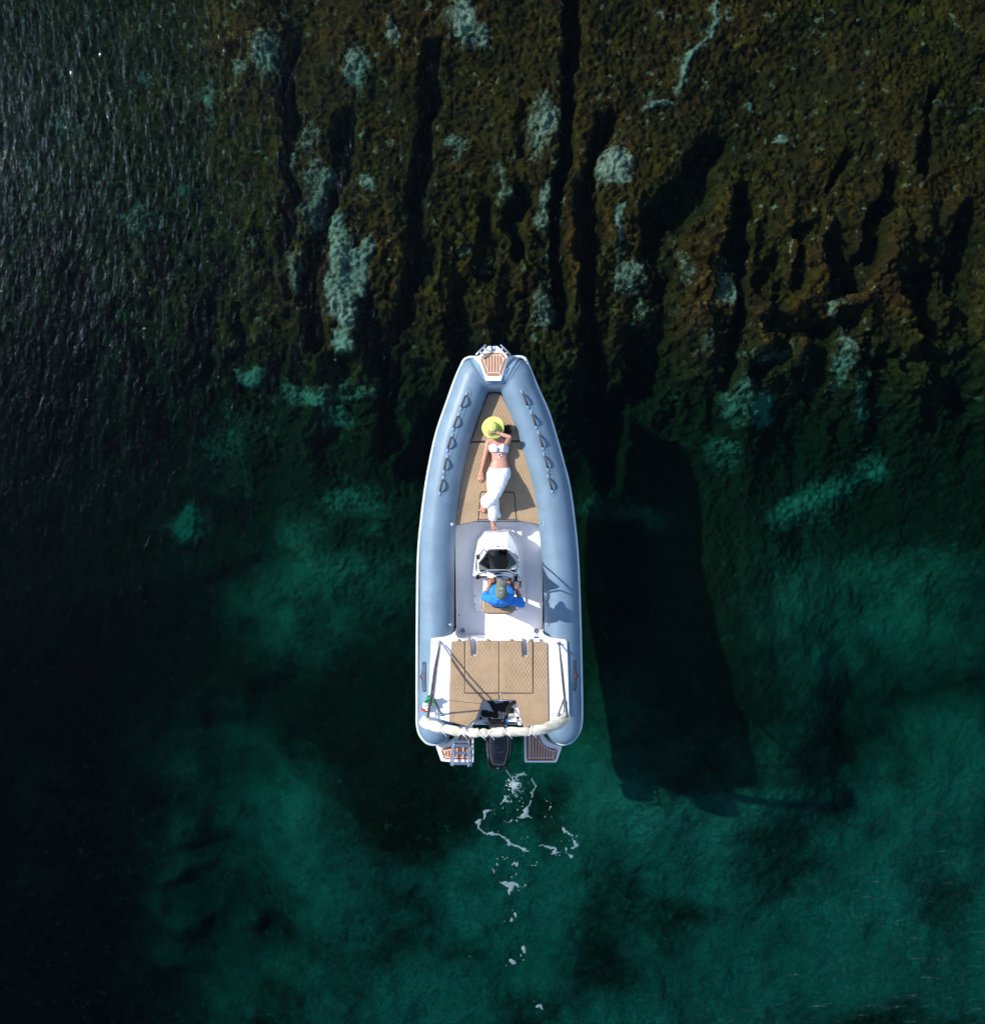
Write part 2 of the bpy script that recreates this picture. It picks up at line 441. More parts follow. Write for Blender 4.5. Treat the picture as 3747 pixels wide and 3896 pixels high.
def axis(lo, hi, n, nout, far):
    core = np.linspace(lo, hi, n); st = core[1]-core[0]
    g = np.geomspace(st*3, far, nout)
    return np.concatenate([(lo-g)[::-1], core, hi+g])
def grid_faces(nx, ny):
    i = np.arange(nx-1)[None, :]; j = np.arange(ny-1)[:, None]
    a = j*nx+i
    return np.stack([a, a+1, a+nx+1, a+nx], -1).reshape(-1, 4)
def grid_mesh(name, X, Y, Z, faces):
    me = bpy.data.meshes.new(name); n = X.size
    me.vertices.add(n); co = np.empty((n, 3), np.float32); co[:, 0] = X.ravel(); co[:, 1] = Y.ravel(); co[:, 2] = Z.ravel()
    me.vertices.foreach_set('co', co.ravel())
    me.loops.add(faces.size); me.polygons.add(len(faces))
    me.loops.foreach_set('vertex_index', faces.ravel().astype(np.int32))
    me.polygons.foreach_set('loop_start', (np.arange(len(faces))*faces.shape[1]).astype(np.int32))
    me.polygons.foreach_set('use_smooth', np.ones(len(faces), bool))
    me.update(calc_edges=True); me.validate()
    return me
def build_seabed():
    xa = axis(-12.5, 12.5, 1000, 26, 420); ya = axis(-13, 13, 1040, 26, 420)
    X, Y = np.meshgrid(xa, ya)
    D0 = np.full(X.shape, 2.0)
    for it in range(3):
        U = (CX+X*F/(H+D0))/1.988; V = (CY-Y*F/(H+D0))/1.988
        D0 = .64*(1.15+2.3*ss(V, 580, 950)+1.9*ss(V, 950, 1500)+(1-ss(U, 230, 560))*2.0)
    z, sand, tone, soft, algae = seabed_fields(U, V)
    me = grid_mesh('seabed', X, Y, z, grid_faces(len(xa), len(ya)))
    for nm, arr in (('sand', sand), ('tone', tone), ('soft', soft), ('algae', algae)):
        at = me.attributes.new(nm, 'FLOAT', 'POINT'); at.data.foreach_set('value', arr.ravel().astype(np.float32))
    o = bpy.data.objects.new('seabed', me); COL.objects.link(o); tag(o, kind='structure')
    m, t, b = newmat('seabed'); p = pos(t)
    A = lambda n: (lambda q: (setattr(q, 'attribute_name', n), q.outputs['Fac'])[1])(N(t, 'ShaderNodeAttribute'))
    s = A('sand'); tone_ = A('tone')
    n1 = noise_n(t, 5.0, 7, 0.68, p, 0.4); n2 = noise_n(t, 17.0, 6, 0.7, p, 0.8); n3 = noise_n(t, 1.2, 4, 0.6, p)
    # clumps of weed and stones: each cell has its own tone, at three sizes
    wob = N(t, 'ShaderNodeTexNoise'); wob.inputs['Scale'].default_value = 7; wob.inputs['Detail'].default_value = 4; t.links.new(p, wob.inputs['Vector'])
    wa = N(t, 'ShaderNodeVectorMath', operation='SCALE'); t.links.new(wob.outputs['Color'], wa.inputs[0]); wa.inputs['Scale'].default_value = .22
    wp = N(t, 'ShaderNodeVectorMath', operation='ADD'); t.links.new(p, wp.inputs[0]); t.links.new(wa.outputs[0], wp.inputs[1])
    def vor_n(sc):
        q = N(t, 'ShaderNodeTexVoronoi'); q.inputs['Scale'].default_value = sc; t.links.new(wp.outputs[0], q.inputs['Vector'])
        h = N(t, 'ShaderNodeSeparateColor'); t.links.new(q.outputs['Color'], h.inputs[0])
        return q, h.outputs[0]
    vor, r1 = vor_n(4.2); vor2, r2 = vor_n(10.5); vor3, r3 = vor_n(23.0)
    rnd_ = math_n(t, 'ADD', math_n(t, 'MULTIPLY', r1, .35), math_n(t, 'ADD', math_n(t, 'MULTIPLY', r2, .38), math_n(t, 'MULTIPLY', r3, .27)))
    k = math_n(t, 'ADD', s, math_n(t, 'MULTIPLY', math_n(t, 'SUBTRACT', n1, 0.5), 0.9))
    k = math_n(t, 'ADD', k, math_n(t, 'MULTIPLY', math_n(t, 'SUBTRACT', rnd_, 0.5), 0.75))
    mask = maprange(t, k, 0.22, 1.10)
    ks = math_n(t, 'ADD', s, math_n(t, 'MULTIPLY', math_n(t, 'SUBTRACT', n1, 0.5), 0.55))
    msoft = maprange(t, ks, 0.0, 1.05)
    sf = A('soft'); mask = math_n(t, 'ADD', math_n(t, 'MULTIPLY', mask, math_n(t, 'SUBTRACT', 1.0, sf)), math_n(t, 'MULTIPLY', msoft, sf))
    weed = mixc(t, maprange(t, tone_, 0.36, 0.62), (0.056, 0.022, 0.007), (0.062, 0.030, 0.005))
    weed = mixc(t, maprange(t, rnd_, 0.52, 0.80), weed, (0.110, 0.056, 0.009))
    weed = mixc(t, maprange(t, rnd_, 0.50, 0.22), weed, (0.012, 0.008, 0.004))
    weed = mixc(t, maprange(t, n2, 0.56, 0.74, 0, 0.8), weed, (0.15, 0.088, 0.024))
    weed = mixc(t, maprange(t, n2, 0.48, 0.28, 0, 0.95), weed, (0.006, 0.005, 0.002))
    weed = mixc(t, maprange(t, n3, 0.40, 0.62, 0, .5), weed, (0.020, 0.017, 0.007))
    peb = math_n(t, 'MULTIPLY', maprange(t, r2, .88, .95), maprange(t, n1, .50, .62))
    weed = mixc(t, math_n(t, 'MULTIPLY', peb, .8), weed, (0.20, 0.18, 0.12))
    weed = mixc(t, maprange(t, r1, .55, .95, 0, .7), weed, (0.022, 0.014, 0.006))
    al = A('algae'); weed = mixc(t, math_n(t, 'MULTIPLY', al, .8), weed, (0.010, 0.022, 0.009))
    sandc = mixc(t, maprange(t, n2, 0.3, 0.7), (0.18, 0.165, 0.12), (0.34, 0.36, 0.28))
    sandc = mixc(t, maprange(t, rnd_, 0.50, 0.25, 0, .45), sandc, (0.10, 0.095, 0.055))
    sandc = mixc(t, maprange(t, n3, .35, .65, 0, .5), sandc, (0.17, 0.18, 0.12))
    sandc = mixc(t, math_n(t, 'MULTIPLY', al, .75), sandc, (0.040, 0.20, 0.115))
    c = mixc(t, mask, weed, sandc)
    t.links.new(c, b.inputs['Base Color']); b.inputs['Roughness'].default_value = 0.95; b.inputs['Specular IOR Level'].default_value = 0.0
    hgt = math_n(t, 'ADD', math_n(t, 'MULTIPLY', n2, 1.2), math_n(t, 'MULTIPLY', vor.outputs['Distance'], -0.5))
    hgt = math_n(t, 'ADD', hgt, math_n(t, 'MULTIPLY', vor2.outputs['Distance'], -0.5))
    hgt = math_n(t, 'MULTIPLY', hgt, maprange(t, sf, 0, 1, 1.0, .35))
    bump(t, b, hgt, 0.7, 0.05)
    me.materials.append(m)
    return o
build_seabed()

# ------------------------------------------------------------------ water
def build_water():
    xs = 400.0
    mb = MB()
    V = [(-xs, -xs, 0), (xs, -xs, 0), (xs, xs, 0), (-xs, xs, 0), (-xs, -xs, -14.5), (xs, -xs, -14.5), (xs, xs, -14.5), (-xs, xs, -14.5)]
    mb.add(V, [(0, 1, 2, 3), (7, 6, 5, 4), (0, 4, 5, 1), (1, 5, 6, 2), (2, 6, 7, 3), (3, 7, 4, 0)])
    m, t, b = newmat('sea_water'); t.nodes.remove(b)
    outn = t.nodes['Material Output']; p = pos(t)
    sep = N(t, 'ShaderNodeSeparateXYZ'); t.links.new(p, sep.inputs[0])
    def wv(rotz, sx_, sy_, det, rough, dist):
        mp = N(t, 'ShaderNodeMapping'); t.links.new(p, mp.inputs[0])
        mp.inputs['Rotation'].default_value = (0, 0, math.radians(rotz)); mp.inputs['Scale'].default_value = (sx_, sy_, 1)
        return noise_n(t, 1.0, det, rough, mp.outputs[0], dist)
    a = wv(-20, 9.5, 3.8, 4, 0.6, 0.6)      # short ripples, crests near-vertical in the picture
    bb = wv(-33, 2.6, 1.0, 3, 0.5, 0.3)       # longer wavelets
    c = wv(38, 3.0, 8.0, 3, 0.5, 0.3)        # crossing set (lower right)
    lmask = maprange(t, math_n(t, 'ADD', sep.outputs[0], math_n(t, 'MULTIPLY', wv(0, .16, .16, 2, .5, 0), 5.0)), -3.0, 6.0, .85, 0.55)
    rmask = maprange(t, math_n(t, 'SUBTRACT', sep.outputs[0], sep.outputs[1]), 6.0, 13.0, 0.0, 1.0)
    h = math_n(t, 'ADD', math_n(t, 'MULTIPLY', a, 0.021), math_n(t, 'MULTIPLY', bb, 0.030))
    h = math_n(t, 'MULTIPLY', h, lmask)
    h = math_n(t, 'ADD', h, math_n(t, 'MULTIPLY', math_n(t, 'MULTIPLY', c, 0.085), rmask))
    bn = N(t, 'ShaderNodeBump'); bn.inputs['Strength'].default_value = 1.0; bn.inputs['Distance'].default_value = 1.0
    t.links.new(h, bn.inputs['Height'])
    gl = N(t, 'ShaderNodeBsdfGlossy'); gl.inputs['Roughness'].default_value = 0.25; t.links.new(bn.outputs[0], gl.inputs['Normal'])
    gs = N(t, 'ShaderNodeBsdfGlossy'); gs.inputs['Roughness'].default_value = 0.02
    bn2 = N(t, 'ShaderNodeBump'); bn2.inputs['Strength'].default_value = 1.0; bn2.inputs['Distance'].default_value = 1.5
    t.links.new(h, bn2.inputs['Height']); t.links.new(bn2.outputs[0], gs.inputs['Normal'])
    gm = N(t, 'ShaderNodeMixShader'); gm.inputs[0].default_value = .45; gl.inputs['Color'].default_value = (.50, .72, 1, 1); t.links.new(gl.outputs[0], gm.inputs[1]); t.links.new(gs.outputs[0], gm.inputs[2])
    tr = N(t, 'ShaderNodeBsdfTransparent'); tr.inputs['Color'].default_value = (0.96, 0.97, 0.97, 1)
    # Schlick reflectance, the same from above and from below so that sunlight reaches the seabed
    geo = N(t, 'ShaderNodeNewGeometry'); dp = N(t, 'ShaderNodeVectorMath', operation='DOT_PRODUCT')
    t.links.new(geo.outputs['Incoming'], dp.inputs[0]); t.links.new(bn.outputs[0], dp.inputs[1])
    om = math_n(t, 'SUBTRACT', 1.0, math_n(t, 'ABSOLUTE', dp.outputs['Value']), clamp=True)
    fac = math_n(t, 'ADD', math_n(t, 'MULTIPLY', math_n(t, 'POWER', om, 5.0), 0.98), 0.0066, clamp=True)
    mx = N(t, 'ShaderNodeMixShader'); t.links.new(fac, mx.inputs[0]); t.links.new(tr.outputs[0], mx.inputs[1]); t.links.new(gm.outputs[0], mx.inputs[2])
    t.links.new(mx.outputs[0], outn.inputs['Surface'])
    va = N(t, 'ShaderNodeVolumeAbsorption'); va.inputs['Color'].default_value = (0.27, 0.737, 0.737, 1); va.inputs['Density'].default_value = 0.78
    t.links.new(va.outputs[0], outn.inputs['Volume'])
    o = mb.build('water', m, smooth=False); tag(o, kind='structure')
    return o
build_water()

# ------------------------------------------------------------------ the boat
boat = thing('inflatable_boat', (0.1, 0, 0), 'pale blue inflatable boat with tan cushions and white deck, afloat on dark green sea', 'boat')

R_T = 66*(H-.45)/F     # tube radius in metres
def tube_z(py):
    return float(np.interp(py, [1424, 1550, 1680, 1950, 2300, 2840], [.60, .575, .54, .48, .44, .43]))
LEFT = [(1765,1549),(1728,1657),(1706,1751),(1686,1865),(1670,2000),(1664,2132),(1663,2314),(1661,2500),(1659,2650),(1657,2765)]
RIGHT = [(1979,1497),(2018,1591),(2049,1684),(2075,1776),(2098,1876),(2116,2010),(2127,2132),(2135,2314),(2138,2500),(2140,2650),(2141,2765)]
corner_l = [(1826,1424),(1812,1427),(1804,1438),(1798,1455)]
corner_r = [(1940,1424),(1953,1427),(1961,1438),(1967,1457)]
cpath = LEFT[::-1]+corner_l[::-1]+corner_r+RIGHT
def smooth_path():
    L = crm(LEFT[::-1]+[corner_l[-1]], 6); Rr = crm([corner_r[-1]]+RIGHT, 6)
    return [tuple(p) for p in L]+corner_l[::-1][1:]+corner_r+[tuple(p) for p in Rr[1:]]
TP = smooth_path()
TP3 = [P(x, y, tube_z(y)) for x, y in TP]
def build_tube():
    mb = MB(); pts = TP3; n = len(pts); r = R_T
    rs = [r]*n
    # rounded cone ends
    def cap(end, prev):
        d = (end-prev).normalized(); ps = []; rr = []
        for i in range(1, 8):
            a = i/7*math.pi/2; ps.append(end+d*r*1.0*math.sin(a)); rr.append(max(r*math.cos(a), .002))
        return ps, rr
    p1, r1 = cap(pts[-1], pts[-2]); p0, r0 = cap(pts[0], pts[1])
    mb.sweep(p0[::-1]+pts+p1, r0[::-1]+rs+r1, 40, True, up=(0, 0, 1))
    for q in ((1806,1429),(1957,1429)): mb.ellipsoid(P(*q, tube_z(1424)), (r*.97, r*.97, r*.95), seg=32, rings=24)
    return mb.build('inflatable_tube', M['tube'], boat, remesh=0.016, smoothit=6)
build_tube()
TPA = np.array([(p.x, p.y, p.z) for p in TP3])
def tube_surf(px, py, eps=0.003):
    """point on top of the tube that projects to the picture point"""
    z = 0.7
    for it in range(4):
        q = P(px, py, z); best = 9; zc = .45
        for a, b in zip(TPA[:-1], TPA[1:]):
            d = b[:2]-a[:2]; L = d@d+1e-9; t = min(1, max(0, ((q.x-a[0])*d[0]+(q.y-a[1])*d[1])/L))
            e = math.hypot(q.x-a[0]-t*d[0], q.y-a[1]-t*d[1])
            if e < best: best = e; zc = a[2]+t*(b[2]-a[2])
        e = min(best, R_T*.97); z = zc+math.sqrt(R_T**2-e**2)+eps*R_T/math.sqrt(R_T**2-e**2)
    return Vector((q.x, q.y, z))
def surf_mesh(name, poly, mat, parent=boat, eps=0.004, step=5):
    """thin patch glued on the tube: inner grid through a triangulated fan of the polygon"""
    bm = bmesh.new(); vs = [bm.verts.new((x, y, 0)) for x, y in densify(poly, step)]
    bm.faces.new(vs); bmesh.ops.triangulate(bm, faces=bm.faces)
    for k in range(3):
        ed = [e for e in bm.edges if e.calc_length() > step*1.5]
        if ed: bmesh.ops.subdivide_edges(bm, edges=ed, cuts=1); bmesh.ops.triangulate(bm, faces=bm.faces)
    for v in bm.verts:
        v.co = tube_surf(v.co.x, v.co.y, eps)
    me = bpy.data.meshes.new(name); bm.to_mesh(me); bm.free()
    me.materials.append(mat)
    o = bpy.data.objects.new(name, me); COL.objects.link(o); o.parent = parent
    if parent.type == 'EMPTY': o.location = -parent.location
    for p in me.polygons: p.use_smooth = True
    s_ = o.modifiers.new('solid', 'SOLIDIFY'); s_.thickness = 0.003; s_.offset = 1
    return o

# rubbing strake round the outside
OUTER_L = [c1(795,212),c1(650,206),c1(600,213),c1(562,238),c1(535,290),c1(470,440),c1(400,640),c1(300,930),c1(238,1190),c1(183,1500),c1(133,1900),c2(113,400),c2(104,900),c2(101,1500),c2(101,1939),c3(103,1020),(1598,2796),(1617,2821),(1634,2831),(1654,2834),(1676,2831),(1694,2823),(1708,2811)]
OUTER_R = [c1(1010,206),c1(1105,202),c1(1150,210),c1(1185,250),c1(1288,500),c1(1398,750),c1(1476,1000),c1(1546,1250),c1(1608,1500),c1(1660,1880),c2(1742,400),c2(1762,900),c2(1777,1500),c2(1784,1939),c3(1777,1020),(2199,2792),(2179,2817),(2160,2829),(2142,2833),(2122,2829),(2104,2820),(2090,2806)]
for side in (OUTER_L, OUTER_R):
    mb = MB(); pts = crm(side, 5)
    nn_ = len(pts); mb.sweep([P(x, y, tube_z(y)) for x, y in pts], [.024 if i < nn_-22 else .024-.018*(i-nn_+22)/22 for i in range(nn_)], 10, True, flat=1.25, up=(0, 0, 1))
    mb.build('rubbing_strake', M['rim'], boat)

# hull below
def build_hull():
    mb = MB(); rows = []
    st = [(2745, .95, .0), (2500, .97, -.28), (2200, .97, -.34), (1900, .86, -.36), (1700, .66, -.30), (1560, .38, -.12), (1470, .12, .18)]
    V = []
    for py, hw, kz in st:
        y = P(0, py, .4).y; xc = P(np.interp(py, [1470, 2745], [1882, 1900]), 0, .4).x
        V += [(xc-hw, y, .40), (xc-hw, y, .10), (xc-hw*.45, y, (.0+kz)*.6), (xc, y, kz), (xc+hw*.45, y, (.0+kz)*.6), (xc+hw, y, .10), (xc+hw, y, .40)]
    Fc = []
    for i in range(len(st)-1):
        for k in range(6): Fc.append((i*7+k, i*7+k+1, (i+1)*7+k+1, (i+1)*7+k))
    Fc.append(tuple(range(7))); n = len(st)-1; Fc.append(tuple(n*7+k for k in range(7)))
    mb.add(V, Fc)
    mb.build('hull', M['gel'], boat, angle=30)
build_hull()

# cockpit floor
mb = MB()
mb.prism([(1725,1985),(2062,1985),(2068,2100),(2072,2314),(2070,2440),(1732,2440),(1724,2314),(1722,2100)], .05, .12)
fl = mb.build('cockpit_floor', M['floor'], boat)
# slightly raised plinth under the console and seat
mb = MB()
mb.prism([(1845,2010),(1951,2011),(1977,2047),(1992,2110),(1999,2166),(2000,2288),(1988,2327),(1810,2327),(1799,2296),(1798,2166),(1806,2091),(1817,2047)], .12, .165)
mb.build('console_plinth', M['floor'], boat, bevel=.012)
# recessed floor hatch lines + screws
for x, y in (c2(690,778), c2(690,862), c2(1115,918), c2(1160,765), c2(527,970)):
    mb = MB(); mb.lathe([(0, .006), (.010, .006), (.010, 0)], P(x, y, .165), 10)
    mb.build('screw', M['black'], boat)
# coaming that joins the floor to the tubes (thin dark gap and white lip)
for side, pts in (('l', [(1731,2005),(1730,2091),(1733,2314),(1735,2396)]), ('r', [(2060,2003),(2063,2091),(2067,2314),(2066,2402)])):
    mb = MB(); mb.sweep([P(x, y, .27) for x, y in crm(pts, 6)], .022, 8, True, flat=6.0, up=(0, 0, 1))
    mb.build('side_coaming', M['gel'], boat)
for pts in ([(1732,2000),(1731,2091),(1733,2314),(1734,2392)], [(2059,2000),(2063,2091),(2066,2314),(2064,2396)]):
    mb = MB(); mb.sweep([P(x, y, .42) for x, y in crm(pts, 6)], .010, 8)
    mb.build('tube_seam_trim', M['black'], boat)

# drains
def drain(px, py):
    mb = MB(); c = P(px, py, .122)
    mb.lathe([(.030, .0), (.034, .006), (.046, .006), (.050, .0)], c, 20)
    d = mb.build('drain', M['steel'], boat)
    g = MB(); g.lathe([(0, .002), (.031, .002), (.031, 0)], c, 20); g.build('drain_hole', M['rubber'], d)
    g = MB()
    for k in range(6):
        a = k*math.pi/3
        g.box(c+Vector((math.cos(a)*.015, math.sin(a)*.015, .005)), (.02, .005, .004), Matrix.Rotation(a, 3, 'Z'))
    g.lathe([(0, .009), (.007, .008), (.008, .002)], c, 12)
    g.build('drain_grille', M['steel'], d)
drain(*c2(566,1130)); drain(*c2(1323,1133))
mb = MB(); q = [c2(528,1100), c2(603,1100), c2(603,1168), c2(528,1168)]
mb.prism(rounded(q, 6), .119, .1235); mb.build('drain_surround', M['floor'], boat, bevel=.002)

# bow deck base beneath the cushions
mb = MB()
base = [c1(870,535), c1(800,545), c1(745,650), c1(685,850), c1(625,1030), c1(565,1200), c1(520,1450), c1(480,1700), c1(455,1890), c1(470,1892), c1(690,1834), c1(1100,1834), c1(1328,1888), c1(1340,1880), c1(1275,1460), c1(1205,1180), c1(1145,1025), c1(1050,800), c1(960,600), c1(940,545)]
mb.prism(base, .1, .445)
mb.build('bow_locker', M['gel'], boat, bevel=.008)

def cushion(name, poly, z0, z1, mat=None, label=None, r=7, bev=.022, wav=0.0, pipe=True):
    pl = rounded(poly, r, 4)
    mb = MB(); mb.prism(pl, z0, z1)
    o = mb.build(name, mat or M['quilt'], boat, bevel=bev, segs=4, angle=60)
    if pipe:
        pp = MB(); pts = [P(x, y, z1-.011) for x, y in pl]
        cen = sum(pts, Vector())/len(pts)
        pp.sweep(pts, .0055, 6, closed=True); pp.build('piping', M['piping'], o)
    if label: o['label'] = label
    return o
zt = .55
cushion('bow_cushion', [c1(808,572),c1(870,562),c1(930,575),c1(955,620),c1(1048,815),c1(1132,1020),c1(1122,1030),c1(645,1040),c1(640,1028),c1(690,880),c1(752,690)], .45, zt, label='triangular tan cushion at the tip of the bow', r=5)
cushion('bow_cushion', [c1(620,1058),c1(1138,1052),c1(1200,1215),c1(1268,1490),c1(1320,1872),c1(1100,1830),c1(1090,1800),c1(1066,1560),c1(1055,1541),c1(738,1541),c1(724,1558),c1(703,1800),c1(695,1834),c1(474,1880),c1(500,1700),c1(540,1455),c1(580,1210)], .45, zt, label='large U-shaped tan bow cushion the person lies on', r=5)
cushion('bow_cushion', [c1(1085,1822),c1(1058,1550),c1(732,1550),c1(710,1820)], .45, zt-.003, label='small square tan insert cushion at the aft edge of the bow', r=6)

# bow platform
mb = MB()
top = [c4(815,340),c4(826,520),c4(975,520),c4(985,340),c4(1060,345),c4(1180,450),c4(1415,700),c4(1410,800),c4(1185,1590),c4(655,1590),c4(395,860),c4(385,722),c4(740,345)]
bot = [c4(815,338),c4(826,524),c4(975,524),c4(985,338),c4(1070,340),c4(1200,445),c4(1470,715),c4(1640,770),c4(1225,1620),c4(620,1620),c4(190,780),c4(370,716),c4(730,340)]
mb.prism(bot, .72, .90, top=top)
mb.build('bow_platform', M['gel'], boat, bevel=.006)
# grey-blue wing skirts glued down on the tube on both sides of the platform
surf_mesh('bow_platform_skirt', [c1(635,215),c1(700,215),c1(790,440),c1(950,440),c1(1060,215),c1(1110,215),c1(960,475),c1(785,475)], M['tubepatch'], eps=.004)
# stem fairing under the platform front
mb = MB(); mb.prism([c4(420,700),c4(740,345),c4(815,340),c4(830,520),c4(975,520),c4(985,340),c4(1060,345),c4(1390,700),c4(1150,1400),c4(700,1400)], .30, .73, top=[c4(420,700),c4(740,345),c4(815,340),c4(830,520),c4(975,520),c4(985,340),c4(1060,345),c4(1390,700),c4(1150,1400),c4(700,1400)])
mb.build('stem', M['gel'], boat, bevel=.01)
zb = .904
def teak_panel(name, poly, lines, z, mat, parent=boat, lw=.0075):
    mb = MB(); mb.prism(poly, z-.004, z+.004)
    o = mb.build(name, mat, parent, smooth=False)
    mb = MB()
    for i, (a, b) in enumerate(lines):
        pa, pb = P(*a, z+.0045), P(*b, z+.0045); d = (pb-pa); ln = d.length
        mb.box((pa+pb)/2+Vector((0, 0, .0006*(i % 3))), (ln, lw, .004), Matrix.Rotation(math.atan2(d.y, d.x), 3, 'Z'))
    mb.build('caulking', M['rim'] if False else M['gel'], o, smooth=False)
    return o
TO = [c4(648,573),c4(1180,573),c4(1368,760),c4(1376,800),c4(1190,1370),c4(1160,1395),c4(1000,1408),c4(820,1408),c4(680,1395),c4(650,1370),c4(445,800),c4(460,765)]
inn = [c4(672,668),c4(1158,660),c4(1282,790),c4(1110,1300),c4(722,1302),c4(538,795)]
L = list(zip(inn, inn[1:]+inn[:1]))+[(c4(648,573),c4(672,668)),(c4(1190,573),c4(1158,660)),(c4(1370,768),c4(1282,790)),(c4(1175,1392),c4(1110,1300)),(c4(665,1385),c4(722,1302)),(c4(447,785),c4(538,795))]
for x, y0, y1 in ((596,740,940),(706,665,1250),(814,665,1300),(921,665,1300),(1028,665,1300),(1135,662,1215),(1242,745,880)): L.append((c4(x,y0),c4(x,y1)))
teak_panel('bow_teak', TO, L, zb, M['teak'])
# anchor roller
mb = MB(); rx = Matrix.Rotation(math.pi/2, 3, 'Y')
mb.lathe([(.006, -.03), (.030, -.028), (.016, 0), (.030, .028), (.006, .03)], P(*c4(898,400), .875), 20, rx)
mb.lathe([(.006, -.03), (.024, -.028), (.014, 0), (.024, .028), (.006, .03)], P(*c4(898,490), .85), 20, rx)
mb.build('anchor_roller', M['chromelite'], boat)
mb = MB()
for x in (832, 968):
    mb.box(P(*c4(x,430), .86), (.006, .085, .10))
mb.box(P(*c4(900,450), .80), (.07, .08, .01))
mb.build('roller_bracket', M['steel'], boat)
# bow rails
for a, b, posts in ((c4(310,640), c4(630,295), ((c4(430,520), c4(480,600)), (c4(560,385), c4(610,470)))), (c4(1510,640), c4(1178,295), ((c4(1420,560), c4(1340,600)), (c4(1250,385), c4(1215,480))))):
    mb = MB(); pa, pb = P(*a, 1.02), P(*b, 1.02); m_ = (pa+pb)/2+Vector((0, 0, .02))
    mb.sweep([pa-Vector((0, 0, .012)), pa, m_, pb, pb-Vector((0, 0, .012))], .014, 10)
    for u_, v_ in posts:
        mb.sweep([P(*u_, 1.02), P(*v_, .88)], .012, 8)
    mb.build('bow_rail', M['steel'], boat)

# tube grab handles
hl = [((583,585),(535,705)),((505,790),(460,908)),((440,997),(402,1118)),((393,1210),(367,1330)),((355,1420),(325,1545))]
hr = [((1145,565),(1195,685)),((1238,770),(1278,887)),((1310,975),(1345,1100)),((1362,1185),(1395,1310)),((1405,1405),(1438,1525))]
for (a, b) in hl+hr:
    a = Vector(c1(*a)); b = Vector(c1(*b)); d = (b-a).normalized()
    A0 = tube_surf(*a, .006); B0 = tube_surf(*b, .006)
    wdt = .036; mb = MB(); pts = []
    side = (B0-A0).cross(Vector((0, 0, 1))).normalized()
    n = 14
    V = []; Fc = []
    for i in range(n+1):
        t = i/n; q = A0.lerp(B0, t)+Vector((0, 0, .060*math.sin(math.pi*t)**.6))
        nn = Vector((0, 0, 1))
        for k, (s_, u_) in enumerate(((-1, 0), (1, 0), (1, 1), (-1, 1))):
            V.append(q+side*wdt/2*s_+nn*.004*u_)
    for i in range(n):
        for k in range(4): Fc.append((i*4+k, i*4+(k+1) % 4, (i+1)*4+(k+1) % 4, (i+1)*4+k))
    Fc += [(0, 1, 2, 3), (n*4+3, n*4+2, n*4+1, n*4)]
    mb.add(V, Fc); h = mb.build('grab_handle', M['strap'], boat, angle=50)
    for e, sgn in ((a, -1), (b, 1)):
        o_ = e+d*sgn*8; u = Vector((-d.y, d.x))
        q = [tuple(e-u*5-d*sgn*2), tuple(e+u*5-d*sgn*2), tuple(o_+d*sgn*5+u*5), tuple(o_+d*sgn*5-u*5)]
        surf_mesh('handle_pad', q, M['tubepatch'], h, eps=.006, step=6)
# glued seam lines
def seam(pts, r=.0022, m=None, name='tube_seam'):
    mb = MB(); mb.sweep([tube_surf(x, y, .0015) for x, y in crm(pts, 6)], r, 6); mb.build(name, m or M['polegrey'], boat)
M['seam'] = simple('seam_rubber', (0.07, 0.12, 0.19), 0.7)  # dark rubber of the glued seam lines
seam([c1(590,520),c1(630,530),c1(632,570),c1(560,780),c1(490,990),c1(430,1200),c1(395,1400),c1(362,1560),c1(345,1590),c1(310,1590)], .0022, M['seam'])
seam([c1(1150,490),c1(1190,560),c1(1260,740),c1(1330,940),c1(1390,1130),c1(1440,1340),c1(1478,1530),c1(1468,1575),c1(1440,1588),c1(1412,1560)], .0022, M['seam'])
seam([c1(1145,225),c1(1060,360),c1(960,540)], .0025, M['seam']); seam([c1(615,240),c1(690,350),c1(815,540)], .0025, M['seam'])
seam([c1(1105,215),c1(1030,340),c1(965,470)], .002, M['seam']); seam([c1(655,215),c1(720,340),c1(790,465)], .002, M['seam'])
# valves
for x, y in (c1(362,1368), c1(1405,1366), c1(1330,1700), c1(1352,1863), c1(440,1865), c2(437,1067), c2(1440,1065)):
    c = tube_surf(x, y, .0)
    mb = MB(); tl = (c-Vector((min(TP3, key=lambda q: (q-c).length)))).normalized(); rot = tl.to_track_quat('Z', 'Y').to_matrix()
    mb.lathe([(0, .004), (.012, .006), (.016, .003), (.020, .010), (.028, .009), (.030, .0)], c, 20, rot)
    mb.build('air_valve', M['steel'], boat)

# aft deck
DECK = [(1641,2429),(1690,2424),(1716,2417),(1731,2404),(1737,2420),(1745,2428),(1760,2431),(2040,2430),(2058,2424),(2063,2404),(2074,2417),(2100,2428),(2150,2434),(2157,2440),(2160,2500),(2163,2603),(2165,2677),(2166,2722),(2090,2748),(2040,2764),(1992,2770),(1983,2733),(1962,2667),(1834,2667),(1819,2723),(1811,2742),(1790,2770),(1710,2748),(1643,2729),(1628,2725),(1632,2640),(1636,2540)]
mb = MB(); mb.prism(DECK, .15, .735)
aft = mb.build('aft_deck', M['gel'], boat, bevel=0, angle=50)
for q in ([(658,140),(702,140),(702,312),(658,312)], [(1180,140),(1224,140),(1224,320),(1180,320)]):
    mb = MB(); mb.prism([c3(*w_) for w_ in q], .56, .85); cut = mb.build('cut', None, boat, smooth=False)
    bo = aft.modifiers.new('b', 'BOOLEAN'); bo.operation = 'DIFFERENCE'; bo.object = cut; bo.solver = 'EXACT'
    nm = bpy.data.meshes.new_from_object(aft.evaluated_get(bpy.context.evaluated_depsgraph_get()))
    aft.modifiers.clear(); nm.name = 'aft_deck'; aft.data = nm; bpy.data.objects.remove(cut)
